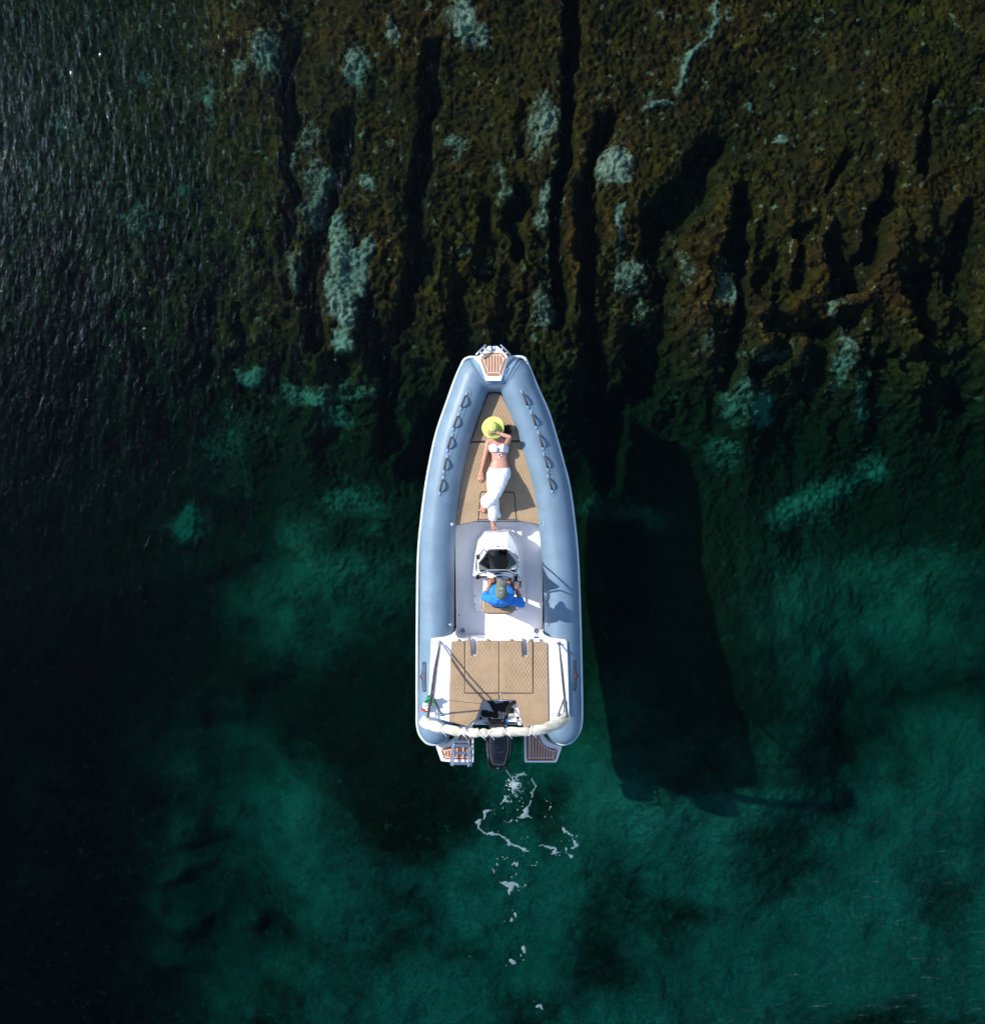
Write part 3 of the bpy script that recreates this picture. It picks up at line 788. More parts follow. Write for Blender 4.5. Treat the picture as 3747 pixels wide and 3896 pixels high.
for p_ in aft.data.polygons: p_.use_smooth = False
bv = aft.modifiers.new('bevel', 'BEVEL'); bv.width = .014; bv.segments = 3; bv.limit_method = 'ANGLE'; bv.angle_limit = math.radians(50)
mb = MB(); mb.prism([(1800,2650),(2000,2650),(2002,2758),(1800,2758)], .15, .34)
mb.build('motor_well', M['gel'], boat, bevel=.006)
mb = MB(); mb.prism([(1806,2742),(1990,2742),(1990,2752),(1806,2752)], .15, .46)
mb.build('transom', M['gel'], boat, bevel=.01)
for x, y in (c3(748,950), c3(838,960), c3(1047,960), c3(1130,950)):
    mb = MB(); mb.lathe([(0, .016), (.010, .014), (.020, .004), (.022, 0)], P(x, y, .342), 12)
    mb.build('well_fitting', M['black'], boat)
# slots in the deck for the seat backs
z1 = .756
cp = lambda L: [c3(*q) for q in L]
M['quilta'] = quilt('quilted_tan_vinyl_aft', 0.058, 0.094, band=(P(*c3(940,400), .7).x, .10, -P(*c3(940,300), .7).y+0.0, -0.0))
cushion('sunpad_cushion', cp([(452,168),(578,160),(584,170),(587,694),(600,700),(936,701),(936,764),(768,766),(752,820),(715,930),(700,965),(650,1000),(632,1040),(430,985),(436,600)]), .74, z1, r=6, label='outer left tan sunpad cushion bordering the white deck')
cushion('sunpad_cushion', cp([(1296,168),(1425,178),(1433,190),(1442,600),(1447,985),(1430,1005),(1190,1047),(1168,950),(1114,768),(950,758),(944,745),(944,702),(1282,699),(1290,690)]), .74, z1, r=6, label='outer right tan sunpad cushion bordering the white deck')
cushion('sunpad_cushion', cp([(593,160),(650,160),(655,312),(702,314),(709,158),(938,160),(938,691),(591,691)]), .74, z1+.012, mat=M['quilta'], r=5, label='centre left tan sunpad cushion with a slot in its front edge')
cushion('sunpad_cushion', cp([(942,160),(1172,160),(1179,322),(1222,322),(1228,165),(1282,165),(1286,694),(942,691)]), .74, z1+.012, mat=M['quilta'], r=5, label='centre right tan sunpad cushion with a slot in its front edge')
for x in (523, 627, 820, 1062, 1257, 1362):
    mb = MB(); a = c3(x, 150); mb.prism(rounded([(a[0]-5, a[1]-4), (a[0]+4, a[1]-4), (a[0]+6, a[1]+5), (a[0]-6, a[1]+5)], 2), .737, .76)
    mb.build('cushion_tab', M['vinyl'], boat, bevel=.004)
for x, y0, y1 in ((592,180,138),(1281,170,135)):
    mb = MB(); mb.sweep([P(*c3(x,y0), .742), P(*c3(x,y1), .742)], .004, 6); mb.build('deck_hinge', M['polegrey'], boat)
for x, y in (c3(634,112), c3(636,128), c3(630,138)):
    mb = MB(); mb.lathe([(0, .006), (.008, .004), (.009, 0)], P(x, y, .738), 10); mb.build('screw', M['polegrey'], boat)
mb = MB(); c = P(*c3(1318,124), .737); mb.lathe([(0, .004), (.040, .003), (.044, 0)], c, 24, Matrix.Diagonal((1, .32, 1)))
mb.build('filler_cap', M['steel'], boat)
# stern cleats
for x, y in (c3(1600,850), c3(288,880)):
    mb = MB(); c = P(x, y, .775)
    mb.sweep([c+Vector((0, -.13, .012)), c+Vector((0, -.06, 0)), c+Vector((0, .06, 0)), c+Vector((0, .13, .012))], [.006, .012, .012, .006], 8)
    for dy in (-.04, .04): mb.sweep([c+Vector((0, dy, 0)), c+Vector((0, dy, -.04))], .010, 8)
    mb.build('cleat', M['steel'], boat)
mb = MB(); c = P(*c3(1495,912), .736); mb.torus(c, .022, .005, seg=16, a0=.6, a1=4.5); mb.build('deck_ring', M['steel'], boat)

# swim platforms
PL = [(1658,2840),(1698,2832),(1722,2817),(1736,2800),(1745,2765),(1800,2765),(1803,2803),(1802,2902),(1711,2901),(1678,2897)]
PR = [(1994,2765),(2058,2765),(2068,2800),(2083,2819),(2107,2831),(2138,2840),(2136,2850),(2119,2897),(2114,2902),(1996,2902),(1994,2803)]
for pl in (PL, PR):
    mb = MB(); mb.prism(pl, .10, .25); mb.build('swim_platform', M['gel'], boat, bevel=.012)
TL = [c3(340,1268),c3(450,1240),c3(500,1198),c3(540,1130),c3(552,1060),c3(655,1060),c3(655,1140),c3(650,1370),c3(636,1374),c3(375,1373)]
inL = [c3(375,1288),c3(460,1268),c3(525,1215),c3(565,1140),c3(570,1062)]
lines = list(zip(inL[:-1], inL[1:]))+[(c3(375,1288),c3(395,1352)),(c3(395,1352),c3(632,1350)),(c3(632,1350),c3(635,1062)),(c3(340,1268),c3(375,1288)),(c3(375,1373),c3(395,1352)),(c3(650,1370),c3(632,1350))]
for x, y0 in ((385,1288),(412,1282),(445,1272),(478,1252),(510,1228),(540,1185),(572,1065),(604,1065)): lines.append((c3(x,y0),c3(x+1,1350)))
teak_panel('platform_teak', TL, lines, .254, M['teakwet'])
TR = [c3(1217,1060),c3(1217,1140),c3(1220,1387),c3(1505,1387),c3(1515,1378),c3(1541,1270),c3(1460,1258),c3(1420,1240),c3(1390,1215),c3(1362,1170),c3(1350,1130),c3(1346,1060)]
inR = [c3(1325,1060),c3(1332,1140),c3(1345,1180),c3(1380,1228),c3(1420,1258),c3(1455,1275),c3(1510,1292)]
lines = list(zip(inR[:-1], inR[1:]))+[(c3(1510,1292),c3(1488,1358)),(c3(1488,1358),c3(1245,1360)),(c3(1245,1360),c3(1247,1060)),(c3(1541,1270),c3(1510,1292)),(c3(1508,1385),c3(1488,1358)),(c3(1222,1385),c3(1245,1360))]
for x, y0 in ((1260,1060),(1287,1060),(1315,1060),(1344,1178),(1372,1222),(1400,1246),(1428,1262),(1455,1275),(1483,1284)): lines.append((c3(x,y0),c3(x+1,1359)))
teak_panel('platform_teak', TR, lines, .254, M['teakwet'])

# boarding ladder, folded up on the left platform
mb = MB()
for a, b in ((cl(873,1000), cl(843,1615)), (cl(1208,1020), cl(1188,1635))):
    mb.sweep([P(*a, .42), P(*b, .42)], .014, 10)
lad = mb.build('boarding_ladder', M['steel'], boat)
for (x0, y0, x1, y1) in ((830,1150,800,1590),(1240,1170,1238,1600)):
    mb = MB(); pts = [cl(x0+15,y0), cl(x0-5,y0+80), cl(x1-8,y1-60), cl(x1,y1-5), cl(x1+22,y1-15), cl(x0+22,y0+60)]
    mb.sweep([P(*q, .36) for q in crm(pts, 5)], .011, 8); mb.build('ladder_loop', M['steel'], lad)
for y, dz in ((1072,.0),(1160,.03),(1320,.0),(1562,.0)):
    mb = MB(); a = P(*cl(868,y), .41+dz*.5); b = P(*cl(1202,y+8), .41+dz*.5)
    mb.box((a+b)/2, ((b-a).length, .040, .018)); mb.build('ladder_step', M['steel'], lad, bevel=.005)

# outboard motor
mot = MB()
E = [(1.02, .62, 0), (1.06, .80, 0)]
def motor_ring(z, s, top=False):
    o = [(1866,2756),(1880,2752),(1915,2752),(1930,2756),(1938,2790),(1946,2826),(1944,2859),(1936,2900),(1926,2922),(1918,2927),(1880,2927),(1865,2922),(1857,2900),(1851,2860),(1849,2826),(1856,2790)]
    cx, cy = 1898, 2840
    return [P(cx+(x-cx)*s[0], cy+(y-cy)*s[1]+s[2], z) for x, y in o]
rings = [(.55, (.80,.84,-6)), (.66, (.93,.93,-3)), (.80, (1,1,0)), (.98, (1,1,0)), (1.06, (.99,.985,0)), (1.13, (.93,.93,-1)), (1.18, (.80,.84,-2)), (1.205, (.60,.70,-3)), (1.212, (.30,.42,-3))]
V = []; Fc = []
for z, s in rings: V += motor_ring(z, s)
for i in range(len(rings)-1):
    for k in range(16): Fc.append((i*16+k, i*16+(k+1) % 16, (i+1)*16+(k+1) % 16, (i+1)*16+k))
Fc.append(tuple(range(16))); Fc.append(tuple((len(rings)-1)*16+k for k in range(16)))
mot.add(V, Fc)
outb = mot.build('outboard_motor', M['cowl'], boat, subsurf=2)
mb = MB(); pts = motor_ring(.93, (1.02, 1.01, 0)); mb.sweep(pts, .008, 8, closed=True); mb.build('cowling_seam', M['black'], outb)
# raised panel on the top of the cowling
V = []
pan = [(1876,2795),(1898,2792),(1920,2795),(1925,2830),(1922,2862),(1912,2868),(1884,2868),(1874,2862),(1871,2830)]
mb = MB(); mb.prism([(1898+(x-1898)*1.0, y) for x, y in pan], 1.17, 1.222, top=[(1898+(x-1898)*.86, 2830+(y-2830)*.86) for x, y in pan])
mb.build('cowling_top_panel', M['cowl'], outb, bevel=.015, segs=4, angle=60)
mb = MB(); mb.lathe([(0, .012), (.022, .010), (.026, 0)], P(1894,2922,1.08), 16, Matrix.Diagonal((1, .6, 1))); mb.build('cowling_badge', M['steel'], outb)
mb = MB()  # leg down into the water
mb.prism([(1872,2770),(1925,2770),(1928,2850),(1916,2880),(1884,2880),(1870,2850)], -.45, .60)
mb.prism([(1855,2790),(1942,2790),(1930,2900),(1900,2915),(1868,2900)], -.36, -.33)
mb.build('motor_leg', M['black'], outb, bevel=.02)
mb = MB()
mb.box(P(1888,2759,.58), (.17, .10, .22)); mb.box(P(1888,2745,.50), (.24, .05, .14)); mb.sweep([P(1846,2753,.60), P(1960,2751,.60)], .010, 8)
mb.box(P(1872,2756,.66), (.05, .05, .05)); mb.box(P(1906,2754,.66), (.05, .04, .05))
mb.build('clamp_bracket', M['black'], outb, bevel=.008)
mb = MB(); mb.sweep([P(1815,2749,.48), P(1978,2749,.48)], .008, 8); mb.box(P(1857,2754,.49), (.12, .035, .02)); mb.box(P(1941,2750,.50), (.10, .03, .02))
mb.build('steering_rod', M['steel'], outb)
mb = MB(); pts = [(*c3(1125,785),.52),(*c3(1075,800),.62),(*c3(1035,850),.68),(*c3(1015,915),.77),(*c3(1008,960),.69),(*c3(1000,1010),.66),(*c3(985,1060),.62)]
mb.sweep([P(*q) for q in crm(pts, 5)], .030, 12); mb.build('rigging_hose', M['rubber'], outb)
for k, (x0, x1) in enumerate(((985, 965), (1000, 990))):
    mb = MB(); mb.sweep([P(*c3(x0,950), .70), P(*c3((x0+x1)/2-4,985), .71), P(*c3(x1,1030), .66)], .007, 8); mb.build('control_cable', M['polegrey'], outb)
mb = MB(); mb.box(P(*c3(1020,985), .72), (.035, .09, .03)); M['bluepl'] = simple('blue_plastic', (.02, .16, .60), .4)
mb.build('blue_connector', M['bluepl'], outb, bevel=.006)
mb = MB(); mb.box(P(*c3(1150,998), .56), (.07, .075, .06)); mb.build('fuel_filter', M['gel'], boat, bevel=.012)
for pts in ([(770,1000),(820,985),(870,995),(930,1010)], [(900,1012),(940,1000),(955,980),(945,1000)]):
    mb = MB(); mb.sweep([P(*c3(*q), .64) for q in crm(pts, 5)], .007, 6); mb.build('control_cable', M['rubber'], outb)

# ------------------------------------------------------------------ console
con = MB()
ringsC = [
 (.16, [(1845,2018),(1941,2016),(1973,2055),(1987,2110),(1996,2192),(1797,2192),(1806,2110),(1817,2056)]),
 (.50, [(1847,2024),(1937,2022),(1967,2057),(1982,2110),(1990,2193),(1798,2193),(1808,2110),(1819,2058)]),
]
V = []; Fc = []
for z, pl in ringsC: V += [P(x, y, z) for x, y in pl]
# sloping top of the nose up to the windscreen base, then the dash shoulder
topv = [P(1850,2030,.58), P(1934,2028,.58), P(1962,2060,.66), P(1972,2108,.88), P(1975,2193,.90), P(1808,2193,.90), P(1811,2108,.88), P(1821,2060,.66)]
V += topv
for i in range(2):
    for k in range(8): Fc.append((i*8+k, i*8+(k+1) % 8, (i+1)*8+(k+1) % 8, (i+1)*8+k))
b = 16
V += [P(1860,2086,.93), P(1929,2086,.93)]; Fc += [(b, b+1, 25, 24), (b+1, b+2, b+3, 25), (b, 24, b+6, b+7), (24, 25, b+3, b+4, b+5, b+6)]
con.add(V, Fc)
console = con.build('helm_console', M['gel'], boat, bevel=.012, segs=3, angle=30)
# seat cushion pad lines / handles on the nose
for x0, x1 in ((850,880),(970,1000)):
    mb = MB(); mb.sweep([P(*c2(x0,268), .90), P(*c2(x1,269), .90)], .004, 6); mb.build('nose_vent', M['polegrey'], console)
mb = MB(); c = P(*c2(924,264), .905); mb.lathe([(0, .012), (.008, .010), (.012, 0)], c, 12); mb.box(c, (.05, .008, .006)); mb.build('nose_latch', M['polegrey'], console)
# dash (dark recess with instruments) beneath the screen
mb = MB()
V = [P(1866,2094,.955), P(1924,2094,.955), P(1958,2140,.965), P(1960,2176,.985), P(1825,2176,.985), P(1827,2140,.965)]
V2 = [v+Vector((0, 0, -.05)) for v in V]
mb.add(V+V2, [(0, 1, 2, 3, 4, 5), (11, 10, 9, 8, 7, 6)]+[(i, i+6, (i+1) % 6+6, (i+1) % 6) for i in range(6)])
dash = mb.build('dashboard', M['black'], console, smooth=False)
M['dial'] = simple('gauge_face', (.75, .78, .82), .3)
for (x, y), r in ((c2(918,478), .034), (c2(990,474), .038), (c2(1055,472), .026), (c2(782,478), .022)):
    mb = MB(); c = P(x, y, 1.0); rot = Matrix.Rotation(math.radians(28), 3, 'X')
    mb.lathe([(0, .004), (r*.8, .004), (r*.85, .010), (r, .010), (r*1.02, -.02)], c, 24, rot)
    g = mb.build('gauge', M['dial'], dash)
    mb = MB(); mb.box(c+Vector((0, 0, .008)), (r*.6, r*.45, .003), rot); mb.build('gauge_display', M['black'], g)
# windscreen
def glass():
    m, t, b = newmat('smoked_acrylic'); t.nodes.remove(b); o = t.nodes['Material Output']
    tr = N(t, 'ShaderNodeBsdfTransparent'); tr.inputs[0].default_value = (.42, .42, .45, 1)
    g = N(t, 'ShaderNodeBsdfGlossy'); g.inputs['Roughness'].default_value = .03
    f = N(t, 'ShaderNodeFresnel'); f.inputs[0].default_value = 1.45
    x = N(t, 'ShaderNodeMixShader'); t.links.new(f.outputs[0], x.inputs[0]); t.links.new(tr.outputs[0], x.inputs[1]); t.links.new(g.outputs[0], x.inputs[2])
    t.links.new(x.outputs[0], o.inputs[0]); return m
M['smoke'] = glass()
a, b_, c_, d_ = P(1860,2089,.955), P(1929,2089,.955), P(1966,2141,.97), P(1964,2160,.99)
e_, f_ = P(1820,2143,.97), P(1821,2160,.99)
g_, h_, i_, j_ = P(1822,2168,1.36), P(1864,2169,1.43), P(1927,2169,1.43), P(1964,2168,1.36)
mb = MB(); mb.add([a, b_, c_, d_, e_, f_, g_, h_, i_, j_], [(0, 1, 8, 7), (0, 7, 6, 5, 4), (1, 2, 3, 9, 8)])
ws = mb.build('windscreen', M['smoke'], console, smooth=False)
s_ = ws.modifiers.new('s', 'SOLIDIFY'); s_.thickness = .005
for x, y in ((865,300),(977,300),(744,440),(1057,352),(1068,366),(1105,434)):
    mb = MB(); mb.lathe([(0, .010), (.008, .008), (.010, -.01)], P(*c2(x,y), .99), 10); mb.build('screen_bolt', M['steel'], ws)
rail = [(785,295,.93),(750,335,1.02),(712,392,1.18),(706,460,1.37),(706,525,1.47),(722,545,1.49),(745,547,1.495),(790,528,1.495),(825,513,1.495),(925,512,1.50),(1020,512,1.495),(1060,528,1.495),(1098,545,1.495),(1122,545,1.49),(1136,528,1.47),(1140,460,1.37),(1142,400,1.18),(1108,350,1.02),(1068,295,.93)]
mb = MB(); mb.sweep([P(*c2(x,y), z) for x, y, z in crm(rail, 3)], .013, 8)
mb.sweep([P(*c2(735,355), 1.05), P(*c2(775,335), .93)], .008, 6); mb.sweep([P(*c2(1120,360), 1.05), P(*c2(1075,335), .93)], .008, 6)
mb.build('screen_rail', M['steel'], console)
# dash shoulder, storage bin, binnacle
mb = MB(); mb.prism([c2(815,520),c2(860,526),c2(1040,526),c2(1082,545),c2(1140,560),c2(1140,585),c2(1040,590),c2(980,592),c2(830,590),c2(815,580)], .80, .985); mb.build('helm_shoulder', M['floor'], console, bevel=.015)
mb = MB(); mb.prism([c2(735,570),c2(818,567),c2(818,583),c2(735,598)], .82, .93); mb.build('switch_panel', M['polegrey'], console, bevel=.005)
mb = MB(); mb.box(P(*c2(718,580), .90), (.05, .07, .06)); mb.sweep([P(*c2(705,575), .93), P(*c2(742,590), .93)], .012, 8); mb.build('ignition_lock', M['black'], console, bevel=.01)
mb = MB(); mb.ellipsoid(P(*c2(926,562), 1.0), (.062, .038, .05)); mb.build('compass_housing', M['cowl'], console)
# steering wheel
wr = Matrix.Rotation(math.radians(62), 3, 'X')
wc = P(*c2(968,604), .98)
mb = MB(); mb.torus(wc, .165, .014, wr, 40, 10)
wheel = mb.build('steering_wheel', M['gel'], console)
mb = MB()
for k in range(3):
    an = math.pi/2+k*2*math.pi/3; mb.sweep([wc, wc+wr @ Vector((math.cos(an)*.16, math.sin(an)*.16, 0))], [.016, .010], 8)
mb.ellipsoid(wc, (.04, .04, .02), wr); mb.sweep([wc, wc+wr @ Vector((0, 0, -.13))], .022, 10)
mb.build('wheel_spokes', M['steel'], wheel)
# throttle
mb = MB(); mb.box(P(*c2(1112,588), .98), (.055, .12, .09)); mb.build('throttle_box', M['black'], console, bevel=.015)
mb = MB(); mb.ellipsoid(P(*c2(1100,560), 1.0), (.035, .03, .03)); mb.ellipsoid(P(*c2(1130,600), 1.0), (.014, .06, .05)); mb.build('throttle_trim', M['steel'], console)
mb = MB(); mb.sweep([P(*c2(1152,570), 1.02), P(*c2(1155,620), 1.05)], [.018, .012], 10)
lv = mb.build('throttle_lever', M['steel'], console)
mb = MB(); mb.sweep([P(*c2(1155,618), 1.05), P(*c2(1150,690), 1.06)], [.016, .019], 10); mb.build('lever_grip', M['rubber'], lv)
# helm seat
mb = MB(); mb.prism(rounded([c2(800,800),c2(1070,800),c2(1070,925),c2(800,925)], 10), .165, .78); mb.build('seat_base', M['gel'], boat, bevel=.015)
mb = MB(); mb.prism(rounded([c2(772,790),c2(1100,790),c2(1103,880),c2(1102,915),c2(1060,957),c2(805,957),c2(762,900),c2(764,850)], 12, 6), .78, .90)
hs = mb.build('helm_seat', M['vinyl'], boat, bevel=.03, segs=4, angle=60)
mb = MB(); mb.sweep([P(x, y, .875) for x, y in rounded([c2(772,790),c2(1100,790),c2(1104,880),c2(1103,915),c2(1060,958),c2(805,958),c2(761,900),c2(763,850)], 12, 6)], .005, 6, closed=True); mb.build('piping', M['piping'], hs)

# ------------------------------------------------------------------ tube decals
def decal(side):
    L = [(-.52,.0),(-.53,.55),(-.50,.72),(-.40,.76),(-.36,.72),(-.30,.72),(-.22,.82),(-.12,.80),(-.07,.95),(-.05,1.12),(0,1.25),(.05,1.12),(.07,.95),(.14,.82),(.30,.78),(.40,.72),(.48,.70),(.53,.55),(.52,0.0)]
    if side == 'l': x0, y0, y1, sg = 1619, 2521, 2629, -1
    else: x0, y0, y1, sg = 2180, 2516, 2625, 1
    wd = 17
    q = [(x0+sg*h*wd, (y0+y1)/2+t*(y1-y0)) for t, h in L]
    M['dec'] = M.get('dec') or simple('dark_decal_vinyl', (.035, .05, .075), .4)
    dec = surf_mesh('maker_decal', q, M['dec'], boat, eps=.010, step=4)
    cu = bpy.data.curves.new('t', 'FONT'); cu.body = 'TRIMARCHI'; cu.size = 1; cu.align_x = 'CENTER'; cu.extrude = 0
    to = bpy.data.objects.new('t', cu); COL.objects.link(to)
    dg = bpy.context.evaluated_depsgraph_get(); me = bpy.data.meshes.new_from_object(to.evaluated_get(dg))
    bpy.data.objects.remove(to)
    xs = [v.co.x for v in me.vertices]; wx = max(xs)-min(xs)
    for v in me.vertices:
        t = v.co.x/wx; hgt = v.co.y
        if side == 'l': px = x0-1.5-(1-hgt/.72)*9.0; py = (y0+y1)/2+t*(y1-y0)*.93
        else: px = x0+1.5+(1-hgt/.72)*9.0; py = (y0+y1)/2-t*(y1-y0)*.93
        v.co = tube_surf(px, py, .0165)
    M['let'] = M.get('let') or simple('decal_letter', (.13, .20, .27), .4)
    me.materials.clear(); me.materials.append(M['let']); me.name = 'decal_lettering'
    lo = bpy.data.objects.new('decal_lettering', me); COL.objects.link(lo); lo.parent = dec
    M['red'] = M.get('red') or simple('red_vinyl', (.55, .05, .05), .4)
    cxm, cym = x0+sg*13, (y0+y1)/2
    surf_mesh('decal_emblem', [(cxm-4,cym),(cxm,cym-6),(cxm+4,cym-1),(cxm+1,cym+5)], M['red'], dec, eps=.018, step=4)
decal('l'); decal('r')
# ------------------------------------------------------------------ bimini
ZB = 2.12
def canvas():
    m, t, b = newmat('cream_canvas'); p = pos(t)
    f = noise_n(t, 6, 5, .6, p); 
    mp = N(t, 'ShaderNodeMapping'); t.links.new(p, mp.inputs[0]); mp.inputs['Rotation'].default_value = (0, 0, .5); mp.inputs['Scale'].default_value = (7, 26, 18)
    f2 = noise_n(t, 1.0, 4, .6, mp.outputs[0], 1.2)
    c = mixc(t, maprange(t, f, .35, .7), (.60, .55, .44), (.70, .66, .55))
    c = mixc(t, maprange(t, f2, .60, .75, 0, .5), c, (.36, .29, .17))
    t.links.new(c, b.inputs['Base Color']); b.inputs['Roughness'].default_value = .75
    bump(t, b, f2, .6, .03); return m
M['canvas'] = canvas()
bim = MB()
path = [(150,978,1.72),(200,1000,1.80),(300,1040,1.98),(420,1072,2.08),(560,1090,ZB),(700,1100,ZB+.02),(850,1100,ZB+.03),(1000,1092,ZB+.03),(1150,1088,ZB+.02),(1300,1078,ZB),(1420,1052,2.08),(1530,1015,1.98),(1610,968,1.82),(1650,945,1.74)]
pp = crm([(*c3(x, y), z) for x, y, z in path], 10)
pts3 = [P(*q) for q in pp]; n = len(pts3); V = []; Fc = []; seg = 28
tot = 0; cum = [0]
for i in range(1, n): tot += (pts3[i]-pts3[i-1]).length; cum.append(tot)
ties = [.19, .30, .335, .41, .46, .56, .70]
for i in range(n):
    t = (pts3[min(i+1, n-1)]-pts3[max(i-1, 0)]).normalized(); bv = t.cross(Vector((0, 0, 1))).normalized(); nn = bv.cross(t)
    u = cum[i]/tot; r = .066+.014*abs(2*u-1)**2
    pinch = 1-sum(.28*math.exp(-((u-q)/.012)**2) for q in ties)
    endf = min(1, (min(u, 1-u)/.018+.35)) ; r *= pinch*min(1, endf)
    for k in range(seg):
        an = 2*math.pi*k/seg
        # twisted folds
        fld = .26*mnoise.noise(Vector((math.cos(an+u*9)*1.6, math.sin(an+u*9)*1.6, u*16)))+.14*abs(math.sin(an*1.5+u*26))-.06
        rr = r*(.93+fld*1.1)
        V.append(pts3[i]+bv*math.cos(an)*rr*1.03+nn*math.sin(an)*rr)
for i in range(n-1):
    for k in range(seg): Fc.append((i*seg+k, i*seg+(k+1) % seg, (i+1)*seg+(k+1) % seg, (i+1)*seg+k))
Fc.append(tuple(range(seg))); Fc.append(tuple((n-1)*seg+k for k in range(seg)))
bim.add(V, Fc)
bimini = bim.build('bimini_canopy', M['canvas'], boat, angle=180)
bimini['label'] = 'rolled cream canvas sun canopy tied across the stern'
M['cord'] = simple('white_cord', (.75, .75, .72), .7)
def at_u(u):
    s_ = u*tot; i = int(np.searchsorted(cum, s_))
    i = max(1, min(n-1, i)); return i
for k, q in enumerate(ties):
    i = at_u(q); t = (pts3[i]-pts3[i-1]).normalized()
    lean = (.35, -.5, .6, .4, -.7, .5, -.3)[k]
    bv = t.cross(Vector((0, 0, 1))).normalized(); nn = bv.cross(t)
    mb = MB()
    for off in ((-.012, .012) if k in (0, 2) else (0,)):
        ps = [pts3[i]+bv*math.cos(a)*.066+nn*math.sin(a)*.062+t*(off+lean*.10*math.cos(a)) for a in [2*math.pi*j/20 for j in range(20)]]
        mb.sweep(ps, .0065, 6, closed=True)
    ps0 = pts3[i]+nn*.06
    mb.sweep([ps0, ps0+t*.05+Vector((0, -.05, .0)), ps0+t*.08+Vector((0, -.10, -.06))], .006, 6)
    mb.build('tie_cord', M['cord'], bimini)
# poles
def pole(pts, r, name='bimini_pole', m='polegrey'):
    mb = MB(); mb.sweep([P(*q) for q in pts], r, 10); return mb.build(name, M[m], boat)
pole([(1673,2447,.77),(1654,2545,1.15),(1642,2640,1.58),(1633,2690,1.80),(1628,2728,1.93)], [.010,.018,.020,.020,.020])
pole([(1677,2450,.80),(1662,2545,1.24),(1651,2640,1.68),(1641,2690,1.90)], .013, 'bimini_strut', 'steel')
pole([(2127,2450,.77),(2137,2545,1.13),(2148,2655,1.60),(2154,2695,1.80),(2158,2728,1.93)], [.012,.020,.020,.020,.020])
pole([(1643,2640,1.57),(1678,2716,.77)], .013, 'bimini_strut'); pole([(2146,2658,1.57),(2124,2718,.77)], .012, 'bimini_strut')
for x, y, z in ((1673,2446,.735),(2127,2449,.735),(1679,2718,.735),(2124,2720,.735)):
    mb = MB(); c = P(x, y, z); mb.lathe([(0, .05), (.013, .045), (.016, .012), (.032, .008), (.034, 0)], c, 16); mb.sweep([c+Vector((-.03, 0, .03)), c+Vector((.03, 0, .03))], .006, 8)
    mb.build('pole_foot', M['steel'], boat)
mb = MB(); mb.ellipsoid(P(*c3(1532,182), .79), (.013, .013, .013)); mb.build('red_knob', M['red'], boat)
mb = MB(); mb.ellipsoid(P(*c3(1551,182), .80), (.013, .013, .013)); mb.build('blue_knob', M['bluepl'], boat)

# ------------------------------------------------------------------ people
def skinmat(name, c1, c2):
    m, t, b = newmat(name); p = pos(t)
    f = noise_n(t, 9, 4, .6, p)
    t.links.new(mixc(t, maprange(t, f, .3, .7), c1, c2), b.inputs['Base Color'])
    b.inputs['Roughness'].default_value = .5; b.inputs['Subsurface Weight'].default_value = .08
    b.inputs['Subsurface Radius'].default_value = (.02, .008, .004); return m
M['skin_w'] = skinmat('fair_skin', (.50, .245, .17), (.58, .30, .215))
M['skin_m'] = skinmat('tanned_skin', (.26, .115, .06), (.34, .155, .085))
def cloth(name, c1, c2, sc=(14, 30, 20), rot=.4, bs=.5, bd=.02, rough=.85):
    m, t, b = newmat(name); p = pos(t)
    mp = N(t, 'ShaderNodeMapping'); t.links.new(p, mp.inputs[0]); mp.inputs['Rotation'].default_value = (0, 0, rot); mp.inputs['Scale'].default_value = sc
    f = noise_n(t, 1.0, 4, .55, mp.outputs[0], .8)
    t.links.new(mixc(t, maprange(t, f, .3, .7), c1, c2), b.inputs['Base Color']); b.inputs['Roughness'].default_value = rough
    bump(t, b, f, bs, bd); return m
M['white_cotton'] = cloth('white_cotton', (.80, .80, .82), (.86, .86, .88), (20, 6, 14), .25, .6, .025)
M['white_knit'] = cloth('white_knit', (.76, .76, .78), (.84, .84, .85), (40, 60, 40), 0, .4, .006)
M['blue_shirt'] = cloth('blue_cotton_shirt', (.012, .17, .62), (.02, .24, .76), (16, 16, 16), .3, .7, .03)
M['navy'] = cloth('navy_shorts_cloth', (.02, .03, .06), (.03, .04, .08))
M['hair'] = simple('dark_brown_hair', (.022, .013, .010), .45, var=.3, vscale=40)
M['nail'] = simple('dark_nail_polish', (.06, .008, .015), .25)

